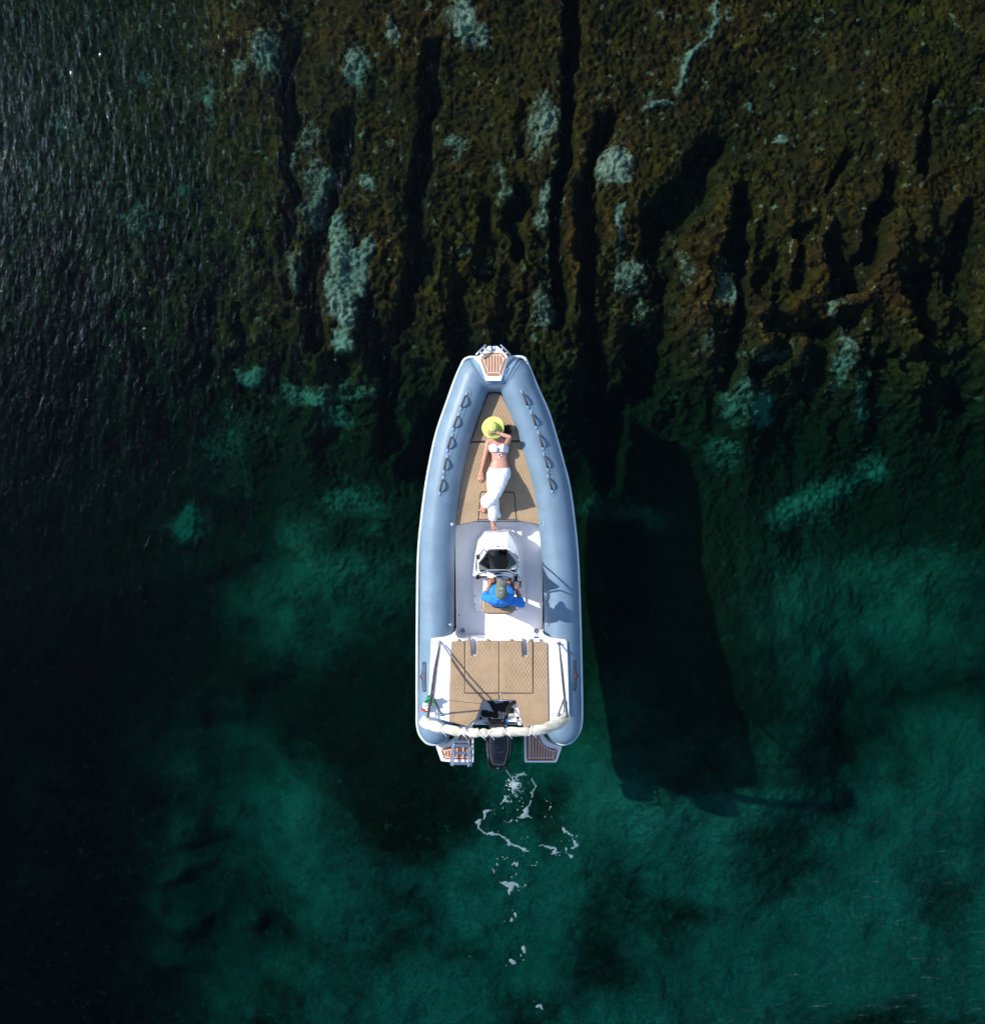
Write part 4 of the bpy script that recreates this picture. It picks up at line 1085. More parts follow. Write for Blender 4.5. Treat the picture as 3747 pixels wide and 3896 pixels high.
def hand(mb, wrist, palm, tips, thumb, r=.0095, base_spread=None):
    """wrist, palm end point, four finger polylines, one thumb polyline"""
    wrist = Vector(wrist); palm = Vector(palm)
    d = (palm-wrist).normalized()
    side = base_spread.normalized()
    for k in range(4):
        o = side*(-.027+.018*k)
        mb.capsule(wrist+o*.55, palm+o, .014, .0125, 10, 3)
    for k, pl in enumerate(tips):
        pts = [Vector(q) for q in pl]; rr = r*(.92, 1.02, 1.0, .84)[k]
        for a, b in zip(pts[:-1], pts[1:]): mb.capsule(a, b, rr, rr*.92, 10, 3)
    pts = [Vector(q) for q in thumb]
    for i, (a, b) in enumerate(zip(pts[:-1], pts[1:])): mb.capsule(a, b, (.015, .0115, .0105)[min(i, 2)], (.012, .0105, .009)[min(i, 2)], 10, 3)
def foot(mb, ankle, toe, side, up, r=.034):
    """foot from ankle to toes with five separate toes"""
    ankle = Vector(ankle); toe = Vector(toe); d = (toe-ankle).normalized(); side = Vector(side).normalized(); up = Vector(up).normalized()
    L = (toe-ankle).length
    mb.capsule(ankle-d*.035-up*.01, ankle+d*L*.3, .030, .031, 12, 4)
    for k in range(5):
        o = side*(-.034+.017*k)
        ln = (.98, 1.0, .95, .88, .80)[k]
        mb.capsule(ankle+d*L*.22+o*.5, ankle+d*L*.70+o, .020, .0135, 10, 3)
        mb.capsule(ankle+d*L*.66+o, ankle+d*L*ln*1.0+o*1.12, .0125, (.0125, .0085, .008, .0078, .0075)[k], 10, 3)

def W(x, y, h): return c5(x, y, h)
def build_woman():
    root = thing('person', tuple(W(610, 900, 0)), 'person in white trousers and bandeau top lying on the bow cushion', 'person')
    mb = MB()
    # trunk
    def rib(x, y, h, hw, hd, steps=None): return (W(x, y, h), hw, hd)
    sec = [(622,470,.080,.120,.070),(618,505,.088,.145,.084),(616,560,.095,.140,.092),(622,620,.092,.128,.086),(628,690,.086,.120,.078),(630,760,.084,.122,.076),(628,830,.088,.142,.084),(622,900,.092,.165,.094),(618,960,.095,.168,.098)]
    V = []; Fc = []; seg = 24; ax = (W(618,960,0)-W(622,470,0)).normalized(); bx = ax.cross(Vector((0, 0, 1))).normalized()
    for (x, y, h, hw, hd) in sec:
        c = W(x, y, h)
        for k in range(seg):
            a = 2*math.pi*k/seg; q = c+bx*hw*math.copysign(abs(math.cos(a))**.85, math.cos(a))+Vector((0, 0, 1))*hd*math.sin(a); V.append(q)
    for i in range(len(sec)-1):
        for k in range(seg): Fc.append((i*seg+k, i*seg+(k+1) % seg, (i+1)*seg+(k+1) % seg, (i+1)*seg+k))
    Fc.append(tuple(range(seg))); Fc.append(tuple((len(sec)-1)*seg+k for k in range(seg)))
    mb.add(V, Fc)
    # bust, shoulders, neck, collar bones, head
    mb.ellipsoid(W(562, 560, .150), (.056, .058, .045)); mb.ellipsoid(W(676, 565, .150), (.056, .058, .045))
    mb.capsule(W(470, 462, .085), W(620, 448, .10), .052, .055); mb.capsule(W(620, 448, .10), W(745, 480, .11), .055, .052)
    mb.capsule(W(622, 455, .10), W(615, 385, .125), .056, .050)
    mb.ellipsoid(W(598, 318, .125), (.076, .105, .092)); mb.ellipsoid(W(600, 350, .155), (.055, .055, .050))
    mb.ellipsoid(W(600, 322, .218), (.012, .022, .016)); mb.capsule(W(585,352,.20), W(615,352,.20), .010, .010)
    for ex in (578, 622): mb.ellipsoid(W(ex, 305, .200), (.014, .009, .010))
    for ex in (520, 678): mb.ellipsoid(W(ex, 322, .12), (.010, .024, .018))
    # arm along the body (viewer's left)
    mb.capsule(W(458, 470, .085), W(408, 700, .060), .044, .033); mb.capsule(W(408, 700, .060), W(358, 905, .045), .034, .021)
    fd = [[W(322,985,.035),W(306,1018,.034),W(296,1045,.020)],[W(333,992,.038),W(322,1035,.036),W(312,1066,.020)],[W(349,995,.040),W(345,1042,.037),W(340,1075,.020)],[W(364,990,.038),W(368,1035,.034),W(364,1066,.020)]]
    hand(mb, W(356,905,.045), W(340,985,.040), fd, [W(364,935,.040),W(380,975,.036),W(386,1015,.028),W(384,1038,.022)], base_spread=(W(364,990,0)-W(322,985,0)))
    # arm lifted over the hat (viewer's right)
    el = W(778, 405, .345); wr = W(560, 322, .325)
    mb.capsule(W(748, 485, .115), el, .045, .036); mb.capsule(el, wr, .036, .021)
    fl_ = [[W(500,318,.325),W(470,345,.322),W(452,362,.310)],[W(492,306,.328),W(462,322,.325),W(440,333,.312)],[W(490,292,.328),W(464,294,.326),W(440,296,.313)],[W(494,280,.325),W(474,273,.322),W(456,270,.312)]]
    fl2 = [[W(512,330,.322),W(488,352,.318),W(474,364,.306)]]+[fl_[0], fl_[1], fl_[2]]
    hand(mb, wr, W(508,305,.330), fl2, [W(535,298,.328),W(522,262,.325),W(514,236,.318)], base_spread=(W(494,278,0)-W(508,332,0)))
    # legs: the upper one crosses to the left with a raised knee, the lower one lies almost straight
    hipR = W(702, 930, .105); knR = W(600, 1190, .44); anR = W(425, 1430, .075)
    hipL = W(535, 930, .100); knL = W(535, 1290, .20); anL = W(530, 1680, .040)
    mb.capsule(hipR, knR, .085, .058); mb.capsule(knR, anR, .056, .034)
    mb.capsule(hipL, knL, .085, .056); mb.capsule(knL, anL, .055, .034)
    foot(mb, anR, W(352, 1522, .035), (W(372,1530,0)-W(335,1500,0)), (0, 0, 1))
    foot(mb, anL, W(560, 1800, .02), (W(540,1800,0)-W(585,1785,0)), (0, 0, 1))
    body = mb.build('body', M['skin_w'], root, remesh=.0055, smoothit=3)
    mb = MB(); mb.ellipsoid(W(628, 790, .160), (.0055, .009, .006), seg=10, rings=6); mb.build('navel', simple('navel_shade', (.22, .09, .06), .7), body)
    # bandeau top
    mb = MB(); V = []; Fc = []
    tsec = [(616,526,.100,.153,.105),(616,560,.104,.160,.124),(618,600,.102,.154,.118),(622,636,.092,.138,.098)]
    for i, (x, y, h, hw, hd) in enumerate(tsec):
        c = W(x, y, h)
        for k in range(40):
            a = 2*math.pi*k/40; ca, sa = math.cos(a), math.sin(a)
            dip = -.018*math.exp(-((ca)/.16)**2) if sa > 0 else 0
            cup = .026*(math.exp(-((abs(ca)-.42)/.26)**2)) if sa > 0 else 0
            ruf = .004*math.sin(k*2.7+i)
            q = c+bx*(hw+ruf)*ca+Vector((0, 0, 1))*(hd+dip+cup)*sa
            if i == 0 and sa > 0: q -= ax*(.018*math.exp(-((abs(ca)-.5)/.25)**2)-.012*math.exp(-(ca/.15)**2)) - ax*.0
            V.append(q)
    for i in range(len(tsec)-1):
        for k in range(40): Fc.append((i*40+k, i*40+(k+1) % 40, (i+1)*40+(k+1) % 40, (i+1)*40+k))
    mb.add(V, Fc)
    top = mb.build('bandeau_top', M['white_knit'], root, angle=180, subsurf=1)
    sm = top.modifiers.new('solid', 'SOLIDIFY'); sm.thickness = .008
    mb = MB()
    for i in range(5): mb.sweep([W(606, 562+i*15, .215), W(630, 570+i*15, .215)], .0028, 6); mb.sweep([W(630, 562+i*15, .217), W(606, 570+i*15, .217)], .0028, 6)
    mb.build('top_lacing', M['black'], top)
    for pl in ([(618,640,.20),(600,665,.186),(622,700,.176),(632,735,.168)],[(620,640,.20),(655,650,.186),(660,680,.176),(630,690,.176),(612,715,.172)]):
        mb = MB(); mb.sweep([W(*q) for q in crm(pl, 4)], .005, 6, flat=.5); mb.build('top_tie', M['white_knit'], top)
    # trousers
    mb = MB()
    tr = [(628,872,.100,.160,.098),(624,910,.100,.180,.106),(618,960,.104,.188,.112),(612,1010,.112,.186,.108)]
    V = []; Fc = []
    for i, (x, y, h, hw, hd) in enumerate(tr):
        c = W(x, y, h)
        for k in range(32):
            a = 2*math.pi*k/32; q = c+bx*hw*math.cos(a)+Vector((0, 0, 1))*hd*math.sin(a)
            if i == 0: q += ax*(.030*max(0, math.sin(a))*(1-abs(math.cos(a))))-ax*.012
            V.append(q)
    for i in range(len(tr)-1):
        for k in range(32): Fc.append((i*32+k, i*32+(k+1) % 32, (i+1)*32+(k+1) % 32, (i+1)*32+k))
    Fc.append(tuple(range(32))); Fc.append(tuple((len(tr)-1)*32+k for k in range(32)))
    mb.add(V, Fc)
    mb.sweep([hipR, hipR.lerp(knR, .5)+Vector((0, 0, .01)), knR+Vector((0, 0, .005)), knR.lerp(anR, .45), W(440,1370,.16), W(428,1395,.125)], [.105,.100,.090,.098,.112,.105], 24, flat=.85)
    mb.sweep([hipL, hipL.lerp(knL, .5), knL+Vector((0, 0, .0)), W(535,1400,.16), W(540,1520,.11), W(525,1640,.065)], [.105,.098,.088,.092,.088,.060], 24, flat=.85)
    mb.capsule(W(560,1420,.10), W(620,1580,.035), .060, .035, flat=.6)
    mb.capsule(W(420,1340,.14), W(392,1335,.08), .035, .020)
    mb.capsule(W(520,1060,.12), W(640,1110,.14), .085, .085); mb.capsule(W(540,1170,.16), W(575,1190,.24), .08, .08)
    trs = mb.build('trousers', M['white_cotton'], root, remesh=.007, smoothit=4)
    tx = bpy.data.textures.new('folds', 'CLOUDS'); tx.noise_scale = .07; tx.noise_depth = 2
    dm = trs.modifiers.new('folds', 'DISPLACE'); dm.texture = tx; dm.strength = .014; dm.mid_level = .5; dm.texture_coords = 'GLOBAL'
    # hair: curls spilling out to the right from under the hat
    mb = MB(); rnd = random.Random(3); hc = W(640, 300, .11)
    mb.ellipsoid(W(598, 290, .105), (.084, .10, .085))
    mb.ellipsoid(W(690, 305, .085), (.055, .060, .045))
    for k in range(230):
        p = hc+Vector((rnd.uniform(-.03, .09), rnd.uniform(-.055, .055), rnd.uniform(-.03, .03)))
        d = Vector((1, rnd.uniform(-.9, .7), rnd.uniform(-.45, .25))).normalized(); pts = [p]; ph = rnd.uniform(0, 6)
        ln = rnd.uniform(.05, .12)
        for i in range(1, 9):
            f = i/8; p2 = p+d*ln*f+Vector((.007*math.cos(ph+f*14), .013*math.sin(ph+f*14), .011*math.cos(ph+f*14)-.04*f*f)); p2.z = max(p2.z, .556); pts.append(p2)
        mb.sweep(pts, [.0042]*7+[.003, .0015], 5)
    mb.build('hair', M['hair'], root)
    # bracelets
    d = (wr-el).normalized()
    for f, m_, r in ((.93, 'nail', .004), (.72, 'strap', .0025)):
        mb = MB(); c = el.lerp(wr, f); mb.torus(c, .0245+(1-f)*.012, r, d.to_track_quat('Z', 'Y').to_matrix(), 20, 6); mb.build('bracelet', M[m_], root)
    # nail polish
    for x, y, h in ((345,1514,.046),(357,1513,.043),(369,1515,.041),(381,1512,.039),(577,1783,.032),(567,1789,.031),(557,1791,.031),(547,1787,.030)):
        mb = MB(); mb.ellipsoid(W(x, y, h), (.006, .007, .004), seg=8, rings=6); mb.build('toenail', M['nail'], root)
    return root
woman = build_woman()

def build_hat():
    M['straw'] = None
    m, t, b = newmat('lime_straw'); tc = N(t, 'ShaderNodeTexCoord'); sp = N(t, 'ShaderNodeSeparateXYZ'); t.links.new(tc.outputs['Object'], sp.inputs[0])
    rr = math_n(t, 'SQRT', math_n(t, 'ADD', math_n(t, 'MULTIPLY', sp.outputs[0], sp.outputs[0]), math_n(t, 'MULTIPLY', sp.outputs[1], sp.outputs[1])))
    wv = math_n(t, 'SINE', math_n(t, 'MULTIPLY', math_n(t, 'ADD', rr, sp.outputs[2]), 420))
    wv2 = math_n(t, 'SINE', math_n(t, 'MULTIPLY', rr, 130))
    c = mixc(t, maprange(t, wv2, -1, 1), (.46, .53, .13), (.55, .62, .19))
    c = mixc(t, maprange(t, wv, .2, 1, 0, .6), c, (.36, .40, .07))
    t.links.new(c, b.inputs['Base Color']); b.inputs['Roughness'].default_value = .7
    bump(t, b, math_n(t, 'ADD', wv, noise_n(t, 30, 3, .6)), .4, .002)
    prof = [(0, .108), (.03, .112), (.055, .106), (.074, .092), (.082, .070), (.086, .040), (.090, .010), (.096, 0), (.115, -.002), (.14, -.003), (.165, -.001), (.180, .002)]
    mb = MB(); V = []; Fc = []; seg = 64
    for r, z in prof:
        for k in range(seg):
            a = 2*math.pi*k/seg
            f = max(0, (r-.10)/.08)
            zz = z+f*(.028*math.sin(2*a+.6)+.014*math.sin(3*a+1.2)+.005*math.sin(5*a))
            V.append((max(r, 1e-4)*math.cos(a)*(1+.03*f*math.sin(3*a)), max(r, 1e-4)*math.sin(a)*(.97-.02*f*math.cos(2*a)), zz))
    for i in range(len(prof)-1):
        for k in range(seg): Fc.append((i*seg+k, i*seg+(k+1) % seg, (i+1)*seg+(k+1) % seg, (i+1)*seg+k))
    mb.add(V, Fc)
    o = mb.build('straw_hat', m, None, angle=180)
    o.location = W(533, 262, .262); o.rotation_euler = (math.radians(-6), math.radians(-9), .3)
    s_ = o.modifiers.new('s', 'SOLIDIFY'); s_.thickness = .004
    tag(o, 'wide lime green straw hat resting over the lying person\'s face', 'hat')
    mb = MB(); mb.torus((0, 0, .012), .0895, .006, None, 40, 6)
    bnd = mb.build('hat_band', simple('hat_band_green', (.36, .42, .07), .7), o)
build_hat()

def build_man():
    root = thing('person', tuple(cm(700, 1380, .82)), 'person in a blue shirt and grey-green cap sitting on the helm seat and steering', 'person')
    Z = cm
    U = lambda x, y, z: cm(x, y, z+.11)
    mb = MB()
    pel = Z(700, 1400, .90)
    # trunk leaning slightly forward
    mb.capsule(U(690, 1370, .92), U(695, 1360, 1.05), .135, .125, 20, 5, flat=.60, up=(0, 1, 0))
    mb.capsule(U(695, 1360, 1.05), U(705, 1342, 1.22), .135, .140, 20, 5, flat=.55, up=(0, 1, 0))
    shL = Z(545, 1365, 1.25); shR = Z(890, 1385, 1.25)
    mb.capsule(shL, shR, .045, .045); nk = U(712, 1300, 1.34)
    mb.capsule(U(708, 1335, 1.26), nk, .062, .055); hd = U(712, 1225, 1.47)
    mb.capsule(nk, U(712, 1270, 1.40), .055, .055)
    mb.ellipsoid(hd, (.078, .100, .108)); mb.ellipsoid(hd+Vector((0, .03, -.06)), (.055, .055, .055))
    mb.ellipsoid(hd+Vector((0, .105, -.025)), (.013, .018, .022)); mb.capsule(hd+Vector((-.02, .088, -.065)), hd+Vector((.02, .088, -.065)), .010, .010)
    for s in (-1, 1):
        mb.ellipsoid(hd+Vector((s*.080, -.005, -.02)), (.010, .018, .028)); mb.ellipsoid(hd+Vector((s*.030, .088, .0)), (.014, .010, .010))
    # left arm (viewer's left): elbow out, hand on the wheel
    elL = Z(448, 1325, 1.06); wrL = Z(545, 1090, 1.04)
    mb.capsule(shL, elL, .044, .038); mb.capsule(elL, wrL, .041, .026)
    th = [[Z(555,1045,1.05),Z(580,1015,1.045),Z(600,1000,1.02)],[Z(565,1050,1.055),Z(592,1028,1.05),Z(612,1015,1.02)],[Z(575,1058,1.055),Z(602,1042,1.05),Z(620,1032,1.02)],[Z(585,1068,1.05),Z(608,1058,1.045),Z(624,1050,1.02)]]
    hand(mb, wrL, Z(570,1050,1.055), th, [Z(575,1085,1.04),Z(605,1082,1.035),Z(632,1062,1.03)], r=.0105, base_spread=(Z(590,1072,1)-Z(550,1040,1)))
    # right arm: hand on the throttle grip
    elR = Z(1035, 1440, 1.05); wrR = Z(965, 1225, 1.04)
    mb.capsule(shR, elR, .044, .038); mb.capsule(elR, wrR, .041, .027)
    th = [[Z(1000,1178,1.07),Z(1012,1160,1.075),Z(1022,1168,1.05)],[Z(980,1168,1.075),Z(990,1148,1.08),Z(1004,1150,1.055)],[Z(958,1166,1.075),Z(962,1145,1.08),Z(972,1140,1.055)],[Z(936,1170,1.07),Z(934,1150,1.07),Z(942,1142,1.05)]]
    hand(mb, wrR, Z(962,1185,1.07), th, [Z(930,1205,1.05),Z(905,1185,1.05),Z(893,1165,1.045)], r=.0105, base_spread=(Z(1000,1185,1)-Z(930,1180,1)))
    # legs
    for x0, x1, xf in ((610, 545, 560), (790, 868, 862)):
        kn = U(x1, 1085, .78); an = Z(xf, 1120, .24)
        mb.capsule(U(x0, 1390, .88), kn, .082, .058); mb.capsule(kn, an, .056, .036)
        foot(mb, an-Vector((0, 0, .03)), an+Vector((0, .20, -.045)), (1, 0, 0), (0, 0, 1))
    mb.build('body', M['skin_m'], root, remesh=.0055, smoothit=3)
    # shirt
    mb = MB()
    mb.capsule(U(690, 1375, .90), U(695, 1365, 1.05), .168, .165, 24, 5, flat=.68, up=(0, 1, 0))
    mb.capsule(U(695, 1365, 1.05), U(703, 1350, 1.22), .170, .190, 24, 5, flat=.58, up=(0, 1, 0))
    mb.capsule(shL+Vector((.01, -.01, .0)), shR+Vector((-.01, -.01, .0)), .074, .074, 16, 4)
    mb.ellipsoid(U(630, 1250, 1.0), (.115, .12, .09)); mb.ellipsoid(U(800, 1265, 1.0), (.115, .12, .09))
    mb.capsule(shL, elL, .066, .062, 16, 4); mb.capsule(elL, elL.lerp(wrL, .22), .060, .052, 16, 4)
    mb.capsule(shR, elR, .066, .062, 16, 4); mb.capsule(elR, elR.lerp(wrR, .30), .060, .052, 16, 4)
    mb.capsule(U(700, 1350, 1.24), U(706, 1325, 1.30), .075, .062)
    sh = mb.build('shirt', M['blue_shirt'], root, remesh=.006, smoothit=2)
    tx = bpy.data.textures.new('shirtfolds', 'CLOUDS'); tx.noise_scale = .075; tx.noise_depth = 2
    dm = sh.modifiers.new('folds', 'DISPLACE'); dm.texture = tx; dm.strength = .032; dm.mid_level = .42; dm.texture_coords = 'GLOBAL'
    for e, wv in ((elL, wrL), (elR, wrR)):
        mb = MB(); c = e.lerp(wv, .30 if e is elL else .37); d = (wv-e).normalized()
        mb.torus(c, .042, .013, d.to_track_quat('Z', 'Y').to_matrix(), 24, 8); mb.build('rolled_cuff', M['blue_shirt'], sh)
    mb = MB(); mb.torus(U(708, 1300, 1.315), .066, .014, Matrix.Rotation(math.radians(-18), 3, 'X'), 24, 8); mb.build('collar', M['blue_shirt'], sh)
    # shorts
    mb = MB()
    mb.capsule(U(640, 1390, .91), U(760, 1390, .91), .115, .115)
    for x0, x1 in ((610, 545), (790, 868)): mb.capsule(U(x0, 1390, .88), U(x0, 1390, .88).lerp(U(x1, 1085, .78), .72), .092, .078)
    mb.build('shorts', M['navy'], root, remesh=.009, smoothit=2)
    # hair and cap
    mb = MB(); mb.ellipsoid(hd+Vector((0, -.012, -.012)), (.083, .098, .085)); mb.build('hair', M['hair'], root)
    m, t, b = newmat('grey_green_twill'); p = pos(t); f = noise_n(t, 14, 5, .65, p); f2 = noise_n(t, 90, 3, .6, p)
    c = mixc(t, maprange(t, f, .3, .7), (.095, .125, .095), (.15, .185, .145)); c = mixc(t, maprange(t, f2, .5, .8, 0, .5), c, (.22, .25, .20))
    t.links.new(c, b.inputs['Base Color']); b.inputs['Roughness'].default_value = .9; bump(t, b, f, .5, .015)
    ct = hd+Vector((-.002, -.02, .015)); V = []; Fc = []; seg = 48; mb = MB()
    prof = [(1.0, -.02), (1.0, .02), (.95, .05), (.83, .078), (.64, .098), (.40, .109), (.15, .113), (.0, .114)]
    for r, z in prof:
        for k in range(seg):
            a = 2*math.pi*k/seg; pl = 1-.020*abs(math.sin(3*a))**.4*(0 if r < .2 else 1)*0-.012*(abs(math.sin(3*a)) < .12)
            V.append(ct+Vector((.093*r*math.cos(a)*pl, .115*r*math.sin(a)*pl, z)))
    for i in range(len(prof)-1):
        for k in range(seg): Fc.append((i*seg+k, i*seg+(k+1) % seg, (i+1)*seg+(k+1) % seg, (i+1)*seg+k))
    mb.add(V, Fc)
    cap = mb.build('cap', m, root, angle=180)
    sm = cap.modifiers.new('s', 'SOLIDIFY'); sm.thickness = .004
    mb = MB(); V = []; n1, n2 = 16, 6
    for j in range(n2+1):
        for i in range(n1+1):
            a = math.radians(25+130*i/n1); f = j/n2
            x = .090*math.cos(a)*(1+.02*f); y = .108*math.sin(a)+f*.078*math.sin(math.pi*(i/n1))**.45
            V.append(ct+Vector((x, y, -.008-.018*f-.018*(math.cos(a))**2*1.0)))
    Fc = [(j*(n1+1)+i, j*(n1+1)+i+1, (j+1)*(n1+1)+i+1, (j+1)*(n1+1)+i) for j in range(n2) for i in range(n1)]
    mb.add(V, Fc); br = mb.build('cap_peak', m, cap, angle=180); sm = br.modifiers.new('s', 'SOLIDIFY'); sm.thickness = .004
    mb = MB(); mb.ellipsoid(ct+Vector((0, 0, .117)), (.008, .008, .006)); mb.build('cap_button', M['chromelite'], cap)
    mb = MB(); mb.sweep([ct+Vector((-.022, .055, .104)), ct+Vector((-.008, .060, .102)), ct+Vector((.008, .060, .102)), ct+Vector((.022, .056, .103))], .004, 6); mb.build('cap_print', M['gel'], cap)
    return root
man = build_man()

# ------------------------------------------------------------------ loose things on board
def sandal(px, py, ang, L, mat, label, tilt=0):
    base = P(px, py, .343+tilt)
    r = thing('flip_flop', tuple(base), label, 'flip-flop', 'flip-flops lying in the motor well')
    rot = Matrix.Rotation(ang, 3, 'Z'); mb = MB(); out = [(-.5,0),(-.47,.13),(-.35,.17),(-.15,.14),(.05,.145),(.25,.19),(.40,.17),(.48,.08),(.5,0),(.48,-.10),(.38,-.18),(.22,-.18),(.05,-.14),(-.15,-.13),(-.35,-.15),(-.47,-.12)]
    n = len(out); V = [base+rot @ Vector((x*L, y*L*1.1, z)) for z in (0, .020) for x, y in out]
    mb.add(V, [tuple(range(n)), tuple(range(n, 2*n))]+[(i, (i+1) % n, (i+1) % n+n, i+n) for i in range(n)])
    mb.build('sole', mat, r, bevel=.004)
    for s in (-1, 1):
        mb = MB(); pts = [(.27, .0, .02), (.22, .05*s, .05), (.08, .12*s, .055), (-.06, .145*s, .02)]
        mb.sweep([base+rot @ Vector((x*L, y*L*1.1, z)) for x, y, z in crm(pts, 4)], .006, 8); mb.build('toe_strap', mat, r)
M['palefoam'] = simple('pale_grey_foam_rubber', (.42, .44, .42), .7)
sandal(*c3(843,908), math.radians(172), .29, M['rubber'], 'black flip-flop at the far left of the motor well, beside the tan cushion')
sandal(*c3(878,815), math.radians(-55), .27, M['rubber'], 'black flip-flop pointing down from under the sunpad edge, left of the hose', .0)
sandal(*c3(972,815), math.radians(14), .25, M['rubber'], 'black flip-flop crosswise at the top of the well, nearest the sunpads', .024)
sandal(*c3(1017,866), math.radians(-6), .24, M['rubber'], 'black flip-flop passing under the thick black hose')
sandal(*c3(1008,922), math.radians(178), .25, M['palefoam'], 'pale grey flip-flop under the hose, the only light one')

# flag furled on the left canopy pole
def flag():
    root = thing('flag', tuple(P(1625, 2690, 1.2)), 'crumpled green, white and red flag hanging by the left canopy pole', 'flag')
    G = simple('flag_green', (.0, .25, .09), .8); Wt = simple('flag_white', (.75, .75, .75), .8); Rd = simple('flag_red', (.65, .09, .09), .8)
    ctrl = [(1645,2650,.90,12),(1640,2662,.86,20),(1632,2678,.83,20),(1622,2692,.82,18),(1614,2700,.80,15),(1608,2706,.78,9)]
    for nm, m_, i0, i1 in (('green_band', G, 0, 2.2), ('white_band', Wt, 2.2, 3.9), ('red_band', Rd, 3.9, 5)):
        mb = MB(); V = []; n1, n2 = 14, 14
        for j in range(n1+1):
            f = i0+(i1-i0)*j/n1; k = min(int(f), 4); u = f-k
            cx, cy, cz, hw = [ctrl[k][q]*(1-u)+ctrl[k+1][q]*u for q in range(4)]
            for i in range(n2+1):
                v = i/n2*2-1; c = P(cx+v*hw*.75+2*math.sin(f*3+v*3), cy+v*hw*.55, cz+.02*math.sin(v*7+f*4)); V.append(c)
        mb.add(V, [(j*(n2+1)+i, j*(n2+1)+i+1, (j+1)*(n2+1)+i+1, (j+1)*(n2+1)+i) for j in range(n1) for i in range(n2)])
        o = mb.build(nm, m_, root, angle=180); s_ = o.modifiers.new('s', 'SOLIDIFY'); s_.thickness = .003
    mb = MB(); mb.sweep([P(1641, 2652, .90), P(1645, 2640, 1.2), P(1645, 2625, 1.5)], .004, 6); mb.build('lanyard', M['cord'], root)
flag()
# coil of dark cord round the windscreen rail
mb = MB(); rnd = random.Random(5); pts = []
for i in range(60):
    a = i*.9; c = P(*c2(722+rnd.uniform(-10, 10), 372+rnd.uniform(-12, 12)), 1.14+rnd.uniform(-.02, .04)); pts.append(c+Vector((math.cos(a)*.022, math.sin(a)*.03, 0)))
mb.sweep(pts, .004, 5)
o = mb.build('coiled_cord', M['polegrey'], None); tag(o, 'small tangle of dark cord wound round the left of the windscreen rail', 'cord')

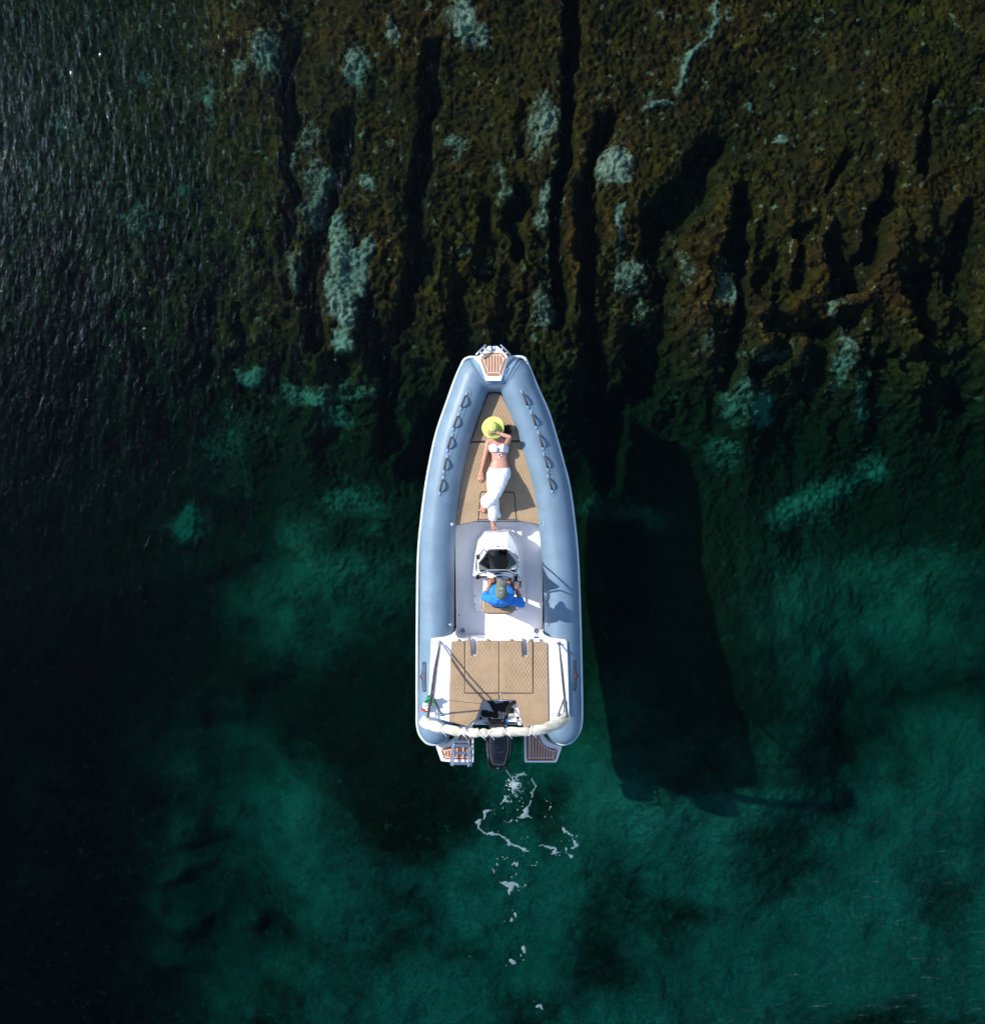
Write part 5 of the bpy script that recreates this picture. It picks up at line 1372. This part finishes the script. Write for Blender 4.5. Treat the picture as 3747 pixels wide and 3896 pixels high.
# ------------------------------------------------------------------ foam behind the motor
def foam():
    f3 = lambda x, y: (1750+x/3.427, 2880+y/3.427)
    R = [ # ribbons x, y, half width in that crop's units
     [(740,275,14),(765,235,26),(815,205,18),(850,235,12),(868,262,12)], [(880,235,8),(893,262,9)], [(945,300,16),(962,350,18),(982,375,12),(962,430,16),(942,490,14),(930,550,8)],
     [(925,580,12),(920,620,22),(880,660,26),(850,710,40),(840,760,42),(850,790,32),(900,800,18),(930,815,16)], [(850,785,20),(790,790,14),(760,780,10)], [(757,835,18),(752,870,10)],
     [(620,515,12),(585,520,28),(575,570,22),(530,618,10)], [(590,560,16),(625,600,16),(660,632,14)], [(560,655,16),(560,685,16)], [(432,692,8),(385,695,16),(345,710,30),(325,760,26),(300,815,10)],
     [(188,852,8),(240,835,34),(245,870,28),(235,905,20),(265,945,18),(320,980,16),(380,985,16),(440,1000,32),(480,1022,20),(525,1032,8)], [(540,1040,12),(580,1070,14),(640,1120,26),(690,1160,16),(740,1180,14),(800,1190,22),(850,1208,34),(895,1215,10)],
     [(600,850,8),(650,850,10),(695,852,12)], [(555,862,5),(530,885,8),(505,915,5)], [(1015,1170,5),(1060,1158,12),(1130,1165,20),(1190,1185,18),(1250,1195,20),(1255,1240,30),(1270,1270,22),(1310,1265,12)], [(1165,1250,8),(1210,1265,8),(1265,1305,10),(1320,1310,6)],
     [(1345,935,10),(1375,970,20),(1430,1020,22),(1465,1010,14),(1485,1050,10),(1475,1095,8),(1510,1130,20),(1530,1160,18),(1500,1190,12),(1465,1205,12)], [(1410,1080,10),(1415,1150,10)], [(1525,1045,12),(1525,1068,8)], [(1395,1200,12),(1395,1250,14),(1370,1270,5)], [(1450,1300,30),(1430,1325,16)],
     [(1118,530,5),(1138,575,9)], [(1170,615,7),(1170,640,12),(1155,695,10)], [(1175,750,4),(1200,815,8),(1228,855,8)], [(1085,785,4),(1075,835,6)], [(1225,695,3),(1230,715,5)], [(1070,900,5),(1105,912,5)], [(1095,965,4),(1120,950,6),(1150,965,4)],
     [(780,1330,8)], [(755,1360,12),(760,1390,16),(730,1410,22),(690,1400,14),(670,1430,14)], [(797,1405,11)], [(665,1472,9)], [(745,1515,10),(738,1535,8)], [(648,1538,7)], [(668,1570,11)],
     [(515,1640,14),(560,1655,22),(610,1670,22),(660,1670,36),(690,1670,48),(680,1710,36),(640,1740,34),(640,1780,28)], [(725,1640,8),(765,1670,14),(785,1705,16),(810,1695,10)], [(845,1690,14),(870,1680,12)], [(770,1745,6),(800,1755,6)],
     [(838,1278,9)], [(975,1195,10)], [(770,560,14)], [(670,588,16)], [(740,498,22)], [(815,640,12)], [(765,690,14),(755,680,8)], [(360,925,14)], [(640,720,10)], [(588,825,12)], [(735,760,8)], [(1350,1050,8)], [(1312,1110,8)], [(763,980,8)], [(870,1045,8)], [(700,650,10),(730,665,6)], [(380,770,7)], [(465,940,6)]]
    rr = [[(f3(x, y), w/3.427) for x, y, w in r] for r in R]
    # further patches down the wake, in whole-picture pixels
    far = [[((1945,3460),4)],[((1958,3480),7),((1960,3492),5)],[((1950,3505),8)],[((1925,3510),4)],[((1992,3605),7),((1995,3625),6)],[((1940,3655),8),((1950,3665),9)],[((1925,3672),5)],[((1990,3650),4)],[((1975,3640),4)],[((1785,3640),3)],[((2048,3830),7),((2058,3836),6)],[((2035,3812),3)],[((2060,3845),3)],[((1982,3730),3)],[((2045,3700),3)],[((1900,3320),3)],[((1885,3335),3)]]
    rr += far
    rnd = random.Random(9)
    for k in range(170): rr.append([((1750+rnd.gauss(750, 75)/3.427, 2880+rnd.gauss(440, 75)/3.427), rnd.uniform(.6, 2.6))])
    for k in range(90): rr.append([((1750+rnd.uniform(380, 1250)/3.427, 2880+rnd.uniform(700, 1260)/3.427), rnd.uniform(.5, 1.5))])
    k = H/F; st = .0085
    x0, x1 = (1785-CX)*k, (2240-CX)*k; y0, y1 = -(3860-CY)*k, -(2925-CY)*k
    xs = np.arange(x0, x1, st); ys = np.arange(y0, y1, st); X, Y = np.meshgrid(xs, ys)
    WX = X+(fbm(X*9, Y*9, 3, 81)-.5)*.09; WY = Y+(fbm(X*9, Y*9, 3, 82)-.5)*.09
    f = np.full(X.shape, -1.0)
    for rb in rr:
        pts = [((px-CX)*k, -(py-CY)*k, w*k) for (px, py), w in rb]
        if len(pts) == 1: pts = pts*2
        for a, b in zip(pts[:-1], pts[1:]):
            m = (WX > min(a[0], b[0])-.25) & (WX < max(a[0], b[0])+.25) & (WY > min(a[1], b[1])-.25) & (WY < max(a[1], b[1])+.25)
            if not m.any(): continue
            dx, dy = b[0]-a[0], b[1]-a[1]; L = dx*dx+dy*dy+1e-9
            t = np.clip(((WX[m]-a[0])*dx+(WY[m]-a[1])*dy)/L, 0, 1)
            d = np.hypot(WX[m]-a[0]-t*dx, WY[m]-a[1]-t*dy); f[m] = np.maximum(f[m], a[2]*(1-t)+b[2]*t-d)
    f = f*.9+(fbm(X*34, Y*34, 3, 83)-.54)*.032
    keep = f > 0; Z = .004+np.clip(f, 0, .03)*.35
    q = keep[:-1, :-1] & keep[1:, :-1] & keep[:-1, 1:] & keep[1:, 1:]
    idx = np.arange(X.size).reshape(X.shape); j, i = np.nonzero(q)
    fc = np.stack([idx[j, i], idx[j, i+1], idx[j+1, i+1], idx[j+1, i]], -1)
    used, inv = np.unique(fc, return_inverse=True)
    me = grid_mesh('foam', X.ravel()[used], Y.ravel()[used], Z.ravel()[used], inv.reshape(-1, 4))
    o = bpy.data.objects.new('sea_foam', me); COL.objects.link(o); tag(o, 'grey-white foam curling on the dark water behind the outboard motor', 'foam', kind='stuff')
    m, t, b = newmat('sea_foam'); p = pos(t); n_ = noise_n(t, 55, 4, .6, p)
    b.inputs['Base Color'].default_value = (.24, .33, .37, 1); b.inputs['Roughness'].default_value = .6
    t.links.new(maprange(t, n_, .3, .7, .40, .75), b.inputs['Alpha']); bump(t, b, n_, .6, .01); me.materials.append(m)
    # splash where the cooling water lands, and the thin jet itself
    mb = MB(); rnd = random.Random(11)
    for k_ in range(260):
        a = rnd.uniform(0, 6.28); r_ = abs(rnd.gauss(0, .065)); c = P(1956+rnd.gauss(0, 2), 2985+rnd.gauss(0, 3), .008)
        s_ = rnd.uniform(.003, .009)
        mb.ellipsoid(c+Vector((math.cos(a)*r_*.9, math.sin(a)*r_, rnd.uniform(0, .03))), (s_*1.6, s_, s_), seg=6, rings=4)
    for k_ in range(14): mb.ellipsoid(P(*rnd.choice([(1886,3290),(1880,3318),(1895,3284),(1892,3331),(2032,3283),(1925,3270)]), .006)+Vector((rnd.gauss(0, .03), rnd.gauss(0, .03), 0)), (.010, .006, .004), seg=6, rings=4)
    sp = mb.build('water_spray', simple('white_spray', (.42, .50, .53), .3, var=.1), None); tag(sp, 'white spray where the thin jet hits the water behind the motor', 'spray', kind='stuff')
    mb = MB(); pts = [P(1924, 2929, .55), P(1934, 2943, .50), P(1944, 2957, .33), P(1951, 2966, .14), P(1956, 2974, .01)]
    mb.sweep(pts, [.004, .006, .007, .010, .016], 8)
    j_ = mb.build('cooling_water_jet', simple('jet_water', (.45, .58, .56), .2), outb)
foam()
print('polys ok')
